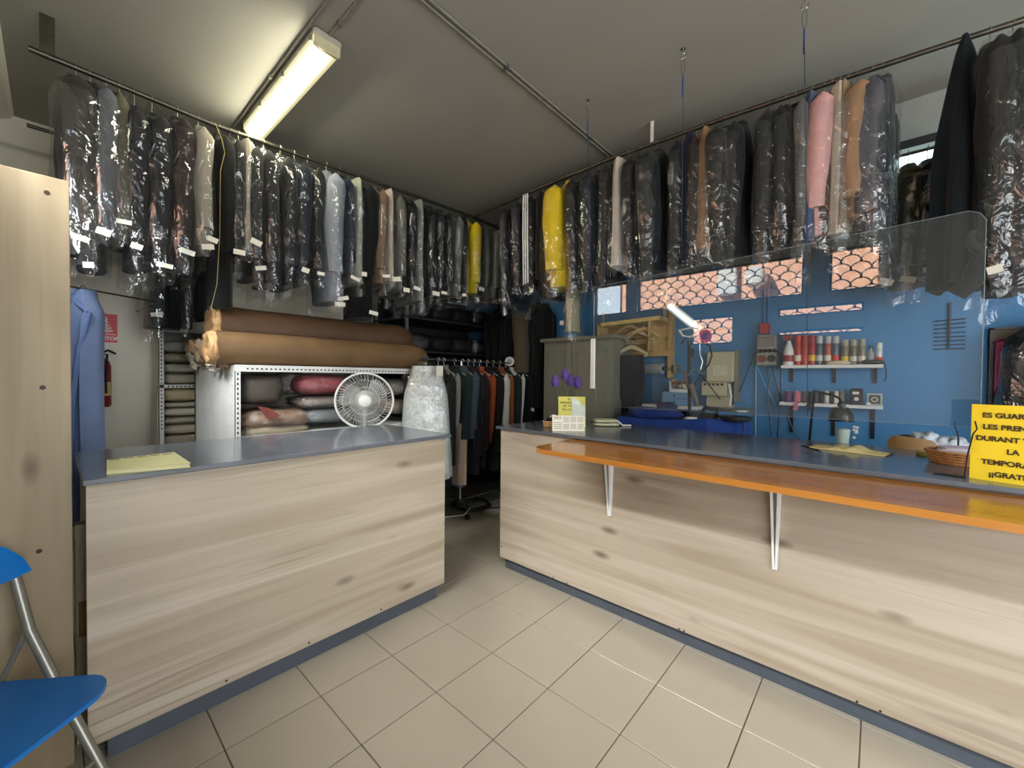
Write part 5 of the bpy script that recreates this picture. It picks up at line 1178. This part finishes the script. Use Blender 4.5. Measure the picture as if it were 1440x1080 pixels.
pillow('rag', m_paper, (-.88, 3.46, IZ+.065), .1, .08, .05, 33, t, .5, .9, .5); pillow('rag', m_paper, (-1.12, 3.43, IZ+.06), .1, .06, .035, 34, t, .1, .9, .5)
# tube lamp above the ironing table
a, b = ony(941, 430, 3.75), ony(984, 464, 3.75)
t = thing('task_lamp', 'slanting white tube lamp above the ironing table', 'lamp', (a+b)/2)
d = (b-a).normalized(); n_ = Vector((0, -1, 0)); s_ = d.cross(n_).normalized()
MB().prism([a-s_*.035, b-s_*.035, b+s_*.035, a+s_*.035], (0, .04, 0)).build('housing', m_white, t); MB().tube([a+n_*.012, b+n_*.012], .02, 10).build('tube', mat('cool_lit_tube', (226, 250, 250), .3, emit=1.6), t, True)
MB().tube([b, Vector((b.x+.1, 3.9, b.z+.02)), Vector((b.x+.12, Yw-.002, b.z+.02))], .01, 8).build('wall_arm', m_grey, t, True); MB().tube([a+s_*.0, Vector((a.x-.03, Yw-.002, a.z+.06))], .01, 8).build('wall_arm', m_grey, t, True)
# sockets box -------------------------------------------------------------------
a, b = ony(1063, 471, 4.08), ony(1091, 514, 4.08)
t = thing('socket_box', 'grey industrial socket box with plugged-in leads on the blue wall', 'socket box', ((a.x+b.x)/2, 4.13, b.z))
m_sk = mat('socket_grey', (142, 146, 140), .5, var=.04); zm = (a.z*.55+b.z*.45)
bx('enclosure', m_sk, (a.x, 4.09, b.z), (b.x, Yw-.001, a.z), t, .01); bx('breaker_window', mat('smoked_window', (96, 104, 104), .15), (a.x+.02, 4.084, zm+.02), (b.x-.02, 4.091, a.z-.02), t, .003)
for k in range(4): MB().lathe([(.016, 0), (.016, .02), (.01, .03)], (a.x+.03+k*.036, 4.09, zm-.02), 12, (0, -1, 0)).build('plug', m_black, t, True)
for k in range(2): MB().lathe([(.03, 0), (.03, .012), (.024, .016)], (a.x+.05+k*.07, 4.09, b.z+.06), 16, (0, -1, 0)).build('socket_cover', mat('socket_red', (130, 50, 46), .5) if k == 0 else m_black, t)
c = ony(1075, 461, 4.12); bx('red_isolator', mat('isolator_red', (170, 36, 48), .45), (c.x-.035, 4.1, c.z-.05), (c.x+.035, Yw-.001, c.z+.04), t, .006)
for dx_ in (-.012, .018): MB().tube([(c.x+dx_, 4.165, c.z+.04), (c.x+dx_, 4.165, 2.62)], .008, 6).build('conduit', m_blue, t, True)
ll = [[(1078, 515), (1081, 535), (1079, 560), (1083, 590), (1086, 625)], [(1086, 515), (1092, 540), (1100, 570), (1118, 610), (1128, 622)], [(1065, 492), (1055, 515), (1042, 545), (1030, 570)], [(1090, 492), (1098, 498), (1098, 560), (1092, 625)], [(1064, 515), (1075, 540), (1090, 570)]]
for pl in ll: MB().tube([ony(x, y, 4.10) for x, y in pl], .006, 6).build('lead', m_black if pl is not ll[4] else m_blue, t, True)
MB().tube([ony(1063, 514, 4.16), ony(1062, 640, 4.16)], .006, 6).build('conduit', mat('pale_conduit', (150, 176, 198), .5), t, True)
# wall shelves -------------------------------------------------------------------
def wshelf(label, px0, px1, py, Y, brk, bl):
    a, b = ony(px0, py, Y), ony(px1, py, Y); z = (a.z+b.z)/2
    t = thing('wall_shelf', label, 'shelf', ((a.x+b.x)/2, 4.08, z-.03))
    bx('board', m_white, (a.x, Y, z-.025), (b.x, Yw-.001, z), t, .002)
    for px in brk:
        x = ony(px, py, Y).x; bx('bracket', m_black, (x-.011, Y+.05, z-.03), (x+.011, Yw-.001, z-.0255), t); bx('bracket', m_black, (x-.011, Yw-.016, z-bl), (x+.011, Yw-.001, z-.0255), t)
    return z
z1 = wshelf('upper white wall shelf lined with spray cans', 1098, 1243, 513, 4.0, (1109, 1171, 1231), .14)
z2 = wshelf('lower white wall shelf lined with thread spools', 1096, 1242, 568, 4.0, (1109, 1170, 1228), .26)
Yc = 4.05
def pxx(px): return ony(px, 500, Yc).x
CAN = [(1122, 472, (170, 44, 40), (190, 60, 48), 'red spray can', 5.5), (1132, 472, (176, 60, 40), (178, 40, 36), 'orange-red spray can', 5.5), (1142, 472, (150, 40, 52), (150, 40, 52), 'red and yellow spray can', 5.5),
       (1152, 473, (84, 88, 106), (186, 188, 186), 'grey-blue can with white cap', 5.3), (1164, 473, (170, 84, 72), (186, 188, 186), 'coral red can with white cap', 5.3), (1175, 473, (92, 100, 124), (186, 188, 186), 'dull blue can with white cap', 5.3),
       (1188, 478, (126, 118, 96), (172, 166, 142), 'olive can with cream cap', 5.5), (1200, 478, (112, 106, 92), (172, 166, 142), 'brown-grey can with cream cap', 5.5), (1212, 477, (134, 126, 104), (172, 166, 142), 'beige can with cream cap', 5.5), (1236, 482, (200, 206, 212), (220, 226, 226), 'white and blue can with pale cap', 5.5)]
for k, (px, py, c, cc, lab, rp) in enumerate(CAN):
    x = pxx(px); h_ = ony(px, py, Yc).z-z1; r = abs(pxx(px+rp)-x)
    t = thing('spray_can', '%s on the upper wall shelf' % lab, 'can', (x, Yc, z1), group='cans on the upper wall shelf')
    MB().lathe([(r*.96, 0), (r, .006), (r, h_*.72), (r*.9, h_*.75)], (x, Yc, z1), 18).build('can', mat('can_%d_%d' % (c[0], c[2]), c, .35, .2, var=.15, scale=26), t, True)
    MB().lathe([(r*.9, h_*.75), (r*.92, h_*.97), (r*.85, h_)], (x, Yc, z1), 18).build('cap', mat('cap_%d_%d' % (cc[0], cc[2]), cc, .45), t, True)
    MB().lathe([(r*1.01, h_*.14), (r*1.01, h_*.34)], (x, Yc, z1), 18).build('label_band', mat('can_band_%d' % (k % 4), ((222, 214, 196), (206, 60, 50), (226, 190, 60), (196, 196, 190))[k % 4], .5), t, True)
x = pxx(1109)
t = thing('spray_bottle', 'white trigger spray bottle at the left end of the upper shelf', 'bottle', (x, Yc, z1)); h_ = ony(1109, 471, Yc).z-z1
MB().lathe([(.034, 0), (.038, .01), (.038, h_*.45), (.026, h_*.62), (.014, h_*.74), (.014, h_*.8)], (x, Yc, z1), 18).build('bottle', m_white, t, True)
MB().prism([(x-.035, Yc-.012, z1+h_*.8), (x+.02, Yc-.012, z1+h_*.8), (x+.025, Yc-.012, z1+h_*.98), (x-.02, Yc-.012, z1+h_), (x-.045, Yc-.012, z1+h_*.93)], (0, .024, 0)).build('trigger_head', mat('trigger_maroon', (120, 50, 50), .5), t); MB().lathe([(.0385, h_*.12), (.0385, h_*.33)], (x, Yc, z1), 18).build('label_band', mat('red_label', (150, 50, 46), .5), t, True)
x = pxx(1224); t = thing('small_bottle', 'small grey bottle between the cream-capped and white cans', 'bottle', (x, Yc, z1)); h_ = ony(1224, 486, Yc).z-z1
MB().lathe([(.022, 0), (.024, .006), (.024, h_*.6), (.01, h_*.75), (.01, h_)], (x, Yc, z1), 16).build('bottle', mat('grey_bottle', (150, 150, 152), .4), t, True); MB().lathe([(.012, h_*.85), (.012, h_)], (x, Yc, z1), 12).build('cap', m_black, t, True)
a, b = ony(1211, 506, 4.01), ony(1243, 508, 4.01)
t = thing('black_brush', 'black brush with a dangling strap at the right of the upper shelf', 'brush', ((a.x+b.x)/2, 4.015, z1)); pillow('brush_body', m_black, ((a.x+b.x)/2, 4.022, z1+.018), b.x-a.x, .035, .035, 44, t, 0, .6, .06)
MB().tube([(b.x, 4.0, z1+.02), (b.x+.012, 3.99, z1-.04), (b.x+.014, 3.99, z1-.09), (b.x+.005, 3.99, z1-.12)], .005, 6).build('strap', m_black, t, True)
t = thing('pale_rag', 'pale folded rag in front of the cans on the upper shelf', 'cloth', (pxx(1180), 4.01, z1)); pillow('rag', m_hw, (pxx(1180), 4.012, z1+.015), .14, .02, .03, 46, t, 0, .7, .3)
SP = [(1109, (104, 60, 110), 'purple'), (1122, (196, 110, 130), 'pink'), (1132, (96, 70, 60), 'brown'), (1141, (28, 28, 32), 'black'), (1149, (60, 62, 64), 'charcoal'), (1157, (36, 40, 44), 'dark green'), (1164, (206, 204, 196), 'white'), (1171, (26, 26, 28), 'jet black'), (1177, (214, 210, 196), 'cream'), (1185, (120, 116, 110), 'grey')]
for k, (px, c, cw) in enumerate(SP):
    x = pxx(px); h_ = ony(px, 550, Yc).z-z2; r = .017 if k > 1 else .026
    t = thing('thread_spool', '%s thread spool on the lower wall shelf' % cw, 'spool', (x, Yc, z2), group='spools on the lower wall shelf')
    MB().lathe([(r*1.1, 0), (r*1.1, .004), (r*.6, .006), (r, .01), (r*.92, h_-.012), (r*.6, h_-.008), (r*.8, h_-.005), (r*.8, h_)], (x, Yc, z2), 16).build('thread', mat('thread_%d_%d' % (c[0], c[2]), c, .7, var=.1, scale=120, stretch=(1, 1, 6)), t, True)
    MB().lathe([(r*.35, h_), (r*.35, h_+.003)], (x, Yc, z2), 10).build('spool_core', m_white, t)
    if k in (1, 3): 
        R = [[Vector((x+.008*math.sin(i*2)+dx_, 3.995+dy_, z2+.01-.012*i)) for dx_, dy_ in ((-.016, -.002), (.016, -.002), (.016, .002), (-.016, .002))] for i in range(7)]
        MB().rings(R).build('hanging_ribbon', mat('thread_%d_%d' % (c[0], c[2]), c), t)
a, b = ony(1196, 546, 4.02), ony(1213, 566, 4.02)
t = thing('black_tin', 'black tin with a pale label on the lower wall shelf', 'tin', ((a.x+b.x)/2, 4.05, z2)); bx('box', mat('dark_violet_tin', (42, 32, 48), .35), (a.x, 4.02, z2), (b.x, 4.1, a.z), t, .004); bx('label', m_paper, (a.x+.012, 4.018, a.z-.045), (a.x+.05, 4.0205, a.z-.025), t); MB().lathe([(.014, 0), (.014, .002)], ((a.x+b.x)/2, 4.02, z2+.045), 12, (0, -1, 0)).build('print', m_paper, t)
a, b = ony(1219, 553, 4.02), ony(1241, 566, 4.02)
t = thing('picture_frame', 'small grey framed plaque at the right end of the lower shelf', 'frame', ((a.x+b.x)/2, 4.04, z2)); bx('frame', mat('silver_frame', (186, 188, 180), .4, .3), (a.x, 4.03, z2), (b.x, 4.045, a.z), t, .002); bx('plaque', mat('dark_plaque', (74, 80, 78), .5), (a.x+.012, 4.027, z2+.012), (b.x-.012, 4.0305, a.z-.012), t); MB().tube(arc(((a.x+b.x)/2, 4.026, (z2+a.z)/2), .016, 0, 2*PI, 14)[:-1], .003, 5, closed=True).build('emblem', m_paper, t)
pillow('pebble', m_white, (a.x+.01, 4.0105, z2+.012), .03, .02, .022, 51, thing('white_pebble', 'little white dish in front of the framed plaque', 'dish', (a.x+.01, 4.01, z2)))
# black tool rack on the wall
a, b = ony(1313, 452, Yw-.01), ony(1357, 490, Yw-.01); cxk = (a.x+b.x)/2
t = thing('wall_tie_rack', 'dark wire rack of eight bars on the blue wall', 'rack', (cxk, Yw-.01, b.z)); m_nb = mat('dark_blue_wire', (18, 46, 74), .5)
MB().tube([(cxk, Yw-.012, ony(1333, 427, Yw).z), (cxk, Yw-.012, b.z)], .007, 8).build('spine', m_nb, t, True); MB().lathe([(.011, 0), (.008, .012)], (cxk, Yw-.001, ony(1333, 427, Yw).z), 12, (0, -1, 0)).build('wall_hook', m_nb, t)
for k in range(8): zz = a.z+(b.z-a.z)*k/7; MB().tube([(a.x, Yw-.014, zz), (b.x, Yw-.014, zz+.006*(k < 3))], .0045, 6).build('bar', m_nb, t, True)
# black desk lamp and white cone behind the counter
lc = ony(1183, 583, 3.45)
t = thing('sewing_lamp', 'black domed sewing lamp behind the open diary', 'lamp', (lc.x, 3.45, .9))
MB().lathe([(.066, -.035), (.068, -.025), (.06, .015), (.04, .045), (.022, .052), (.022, .075), (.01, .085)], (lc.x, 3.45, lc.z), 28).build('shade', mat('black_enamel', (34, 34, 38), .3), t, True)
MB().lathe([(.071, -.042), (.071, -.034)], (lc.x, 3.45, lc.z), 28).build('rim', m_black, t, True)
for s in (-.018, .018): MB().lathe([(.006, 0), (.006, .01)], (lc.x+s, 3.42, lc.z+.048), 10, (0, -1, 0)).build('bolt', m_steel, t)
MB().tube([(lc.x, 3.45, lc.z+.08), (lc.x-.015, 3.46, lc.z+.11), (lc.x-.06, 3.5, lc.z+.125), (lc.x-.16, 3.6, lc.z+.15), (lc.x-.2, 3.75, .95)], .008, 8).build('arm', m_black, t, True)
c = Vector((lc.x+.015, 3.36, 0)); 
t = thing('thread_cone', 'pale green-white thread cone under the black lamp', 'thread cone', (c.x, c.y, .98)); MB().lathe([(.022, .976), (.025, 1.0), (.036, 1.12), (.037, 1.135), (.025, 1.14)], c, 20).build('cone', mat('pale_mint', (196, 216, 206), .6, var=.05), t, True)
for k in range(9): rd = random.Random(k); MB().lathe([(.002, -.01), (.01, 0), (.002, .01)], (c.x+.05+.02*rd.random(), 3.37, 1.0+.16*rd.random()), 8).build('bead', m_white, t)
# sewing table with machine parts below
t = thing('sewing_table', 'white-edged sewing table behind the right counter', 'table', (-.2, 3.6, 0)); bx('top', m_white, (-.62, 3.32, .95), (.75, 3.85, .975), t, .006)
for x in (-.56, .68):
    for y in (3.38, 3.78): bx('leg', m_grey, (x, y, 0), (x+.04, y+.04, .95), t)
# wooden chair back
a, b = ony(1248, 613, 3.22), ony(1321, 637, 3.22)
t = thing('wooden_chair', 'wooden chair whose curved back rises behind the right counter', 'chair', ((a.x+b.x)/2, 3.4, 0)); m_oak = wood('honey_plywood', (182, 146, 98), (160, 122, 76), (112, 78, 44), 0, .4, knots=0)
zt, zb_ = a.z, b.z-.06; R = []
for i in range(13):
    v = -1+2*i/12; x = (a.x+b.x)/2+v*(b.x-a.x)/2; y = 3.20+.03*(1-v*v)*-1+.03; tz = zt+.012-.04*abs(v)**8-.02*(v+1)/2
    R.append([Vector((x, y, zb_)), Vector((x, y+.014, zb_)), Vector((x, y+.014, tz)), Vector((x, y, tz))])
MB().rings(R).build('backrest', m_oak, t)
bx('seat', m_oak, (a.x, 3.24, .44), (b.x, 3.6, .46), t, .004)
for x in (a.x+.03, b.x-.03): MB().tube([(x, 3.215, zb_+.02), (x, 3.22, .44), (x, 3.2, 0)], .012, 8).build('leg', m_black, t, True); MB().tube([(x, 3.56, .45), (x, 3.6, 0)], .012, 8).build('leg', m_black, t, True)
cc_ = ony(1274, 620, 3.45); t = thing('black_handle_bag', 'black arched bag handle showing above the wooden chair back', 'bag', (cc_.x, 3.45, .975)); MB().tube(arc((cc_.x, 3.45, cc_.z-.03), .06, 0, PI, 12), .009, 8).build('handle', m_black, t, True); pillow('bag_body', m_black, (cc_.x, 3.45, .975+(cc_.z-.03-.975)/2+.005), .16, .1, cc_.z-.03-.975+.03, 61, t, 0, .6, .1)
for k, (px, py, w_, h_, lab) in enumerate(((1300, 614, .13, .12, 'crumpled white plastic bag behind the chair back'), (1336, 622, .16, .1, 'flatter white plastic bag right of the chair back'))):
    q = ony(px, py, 3.55); t = thing('plastic_bag', lab, 'bag', (q.x, 3.55, .975), group='white bags on the sewing table'); hh = q.z-.975+.02; pillow('bag', mat('white_bag', (214, 222, 230), .35, var=.05), (q.x, 3.55, .975+hh/2), w_, .14, hh, 70+k, t, .3, .9, .45, 26, 14, 3)
q = ony(1348, 605, 3.3); t = thing('hook_wire', 'dark wire hook standing up beside the yellow sign', 'wire', (q.x, 3.05, 1.07)); q = ony(1348, 610, 3.0); MB().tube([Vector((q.x, 3.0, 1.075)), q, q+Vector((-.012, 0, .035)), q+Vector((-.014, 0, .06))], .004, 6).build('wire', m_nb, t, True); MB().lathe([(.03, 0), (.03, .006)], (q.x, 3.0, 1.07), 14).build('foot', m_black, t)
t = thing('olive_cloth', 'small olive cloth on the counter beneath the wooden chair back', 'cloth', (.16, 2.86, 1.07)); q = onz(1305, 642, 1.075); pillow('cloth', mat('olive_cloth', (132, 128, 40), .8), (q.x, q.y, 1.083), .09, .05, .024, 81, t, .5, .8, .25)
# black framed niche with pink bag at the far right
a, b = ony(1396, 464, 4.14), ony(1445, 600, 4.14)
t = thing('dark_framed_panel', 'black-framed brown panel on the blue wall at the right edge', 'panel', (a.x+.4, 4.15, b.z-.3)); zb_ = .9
bx('panel', mat('taupe_panel', (122, 110, 96), .7, var=.06), (a.x, 4.15, zb_), (a.x+.9, 4.178, a.z), t); bx('frame', m_black, (a.x-.012, 4.13, zb_), (a.x+.006, 4.178, a.z+.01), t); bx('frame', m_black, (a.x-.012, 4.13, a.z), (a.x+.9, 4.178, a.z+.014), t)
t = thing('pink_bag', 'pink cloth with a crimson cord hanging in the dark frame', 'bag', (a.x+.05, 4.12, a.z)); 
MB().prism([(a.x+.012, 4.11, a.z-.08), (a.x+.075, 4.11, a.z-.06), (a.x+.06, 4.11, a.z-.2), (a.x+.01, 4.11, a.z-.42)], (0, .03, 0)).build('cloth', mat('pink_cloth', (206, 104, 150), .7), t)
MB().tube([(a.x, 4.10, a.z-.085), (a.x+.05, 4.10, a.z-.065), (a.x+.07, 4.10, a.z-.09), (a.x+.045, 4.10, a.z-.22), (a.x+.02, 4.10, a.z-.44)], .006, 6).build('cord', mat('crimson_cord', (150, 24, 60), .6), t, True)
garment('suit_jacket', 'black bagged garment hanging in the dark frame at the right edge', 'jacket', (a.x+.2, 4.0, a.z+.1), PI/2, .85, (22, 26, 26), 'jacket', .08, .08, 2, 0, 260, hang=.06)
# pale service pipe on the back wall
q = ony(937, 330, Yw-.03); t = thing('wall_pipe', 'pale pipe running up the back wall between the hanging clothes', 'pipe', (q.x, Yw-.03, 2.0)); MB().tube([(q.x, Yw-.03, 2.0), (q.x, Yw-.03, ROOM_H)], .02, 10).build('pipe', mat('cream_pipe', (206, 200, 176), .4), t, True)
for zz in (2.2, 3.0): MB().tube([p for p in arc((q.x, Yw-.03, zz), .024, 0, 2*PI, 14, (1, 0, 0), (0, 1, 0))][:-1], .005, 5, closed=True).build('clip', m_grey, t)
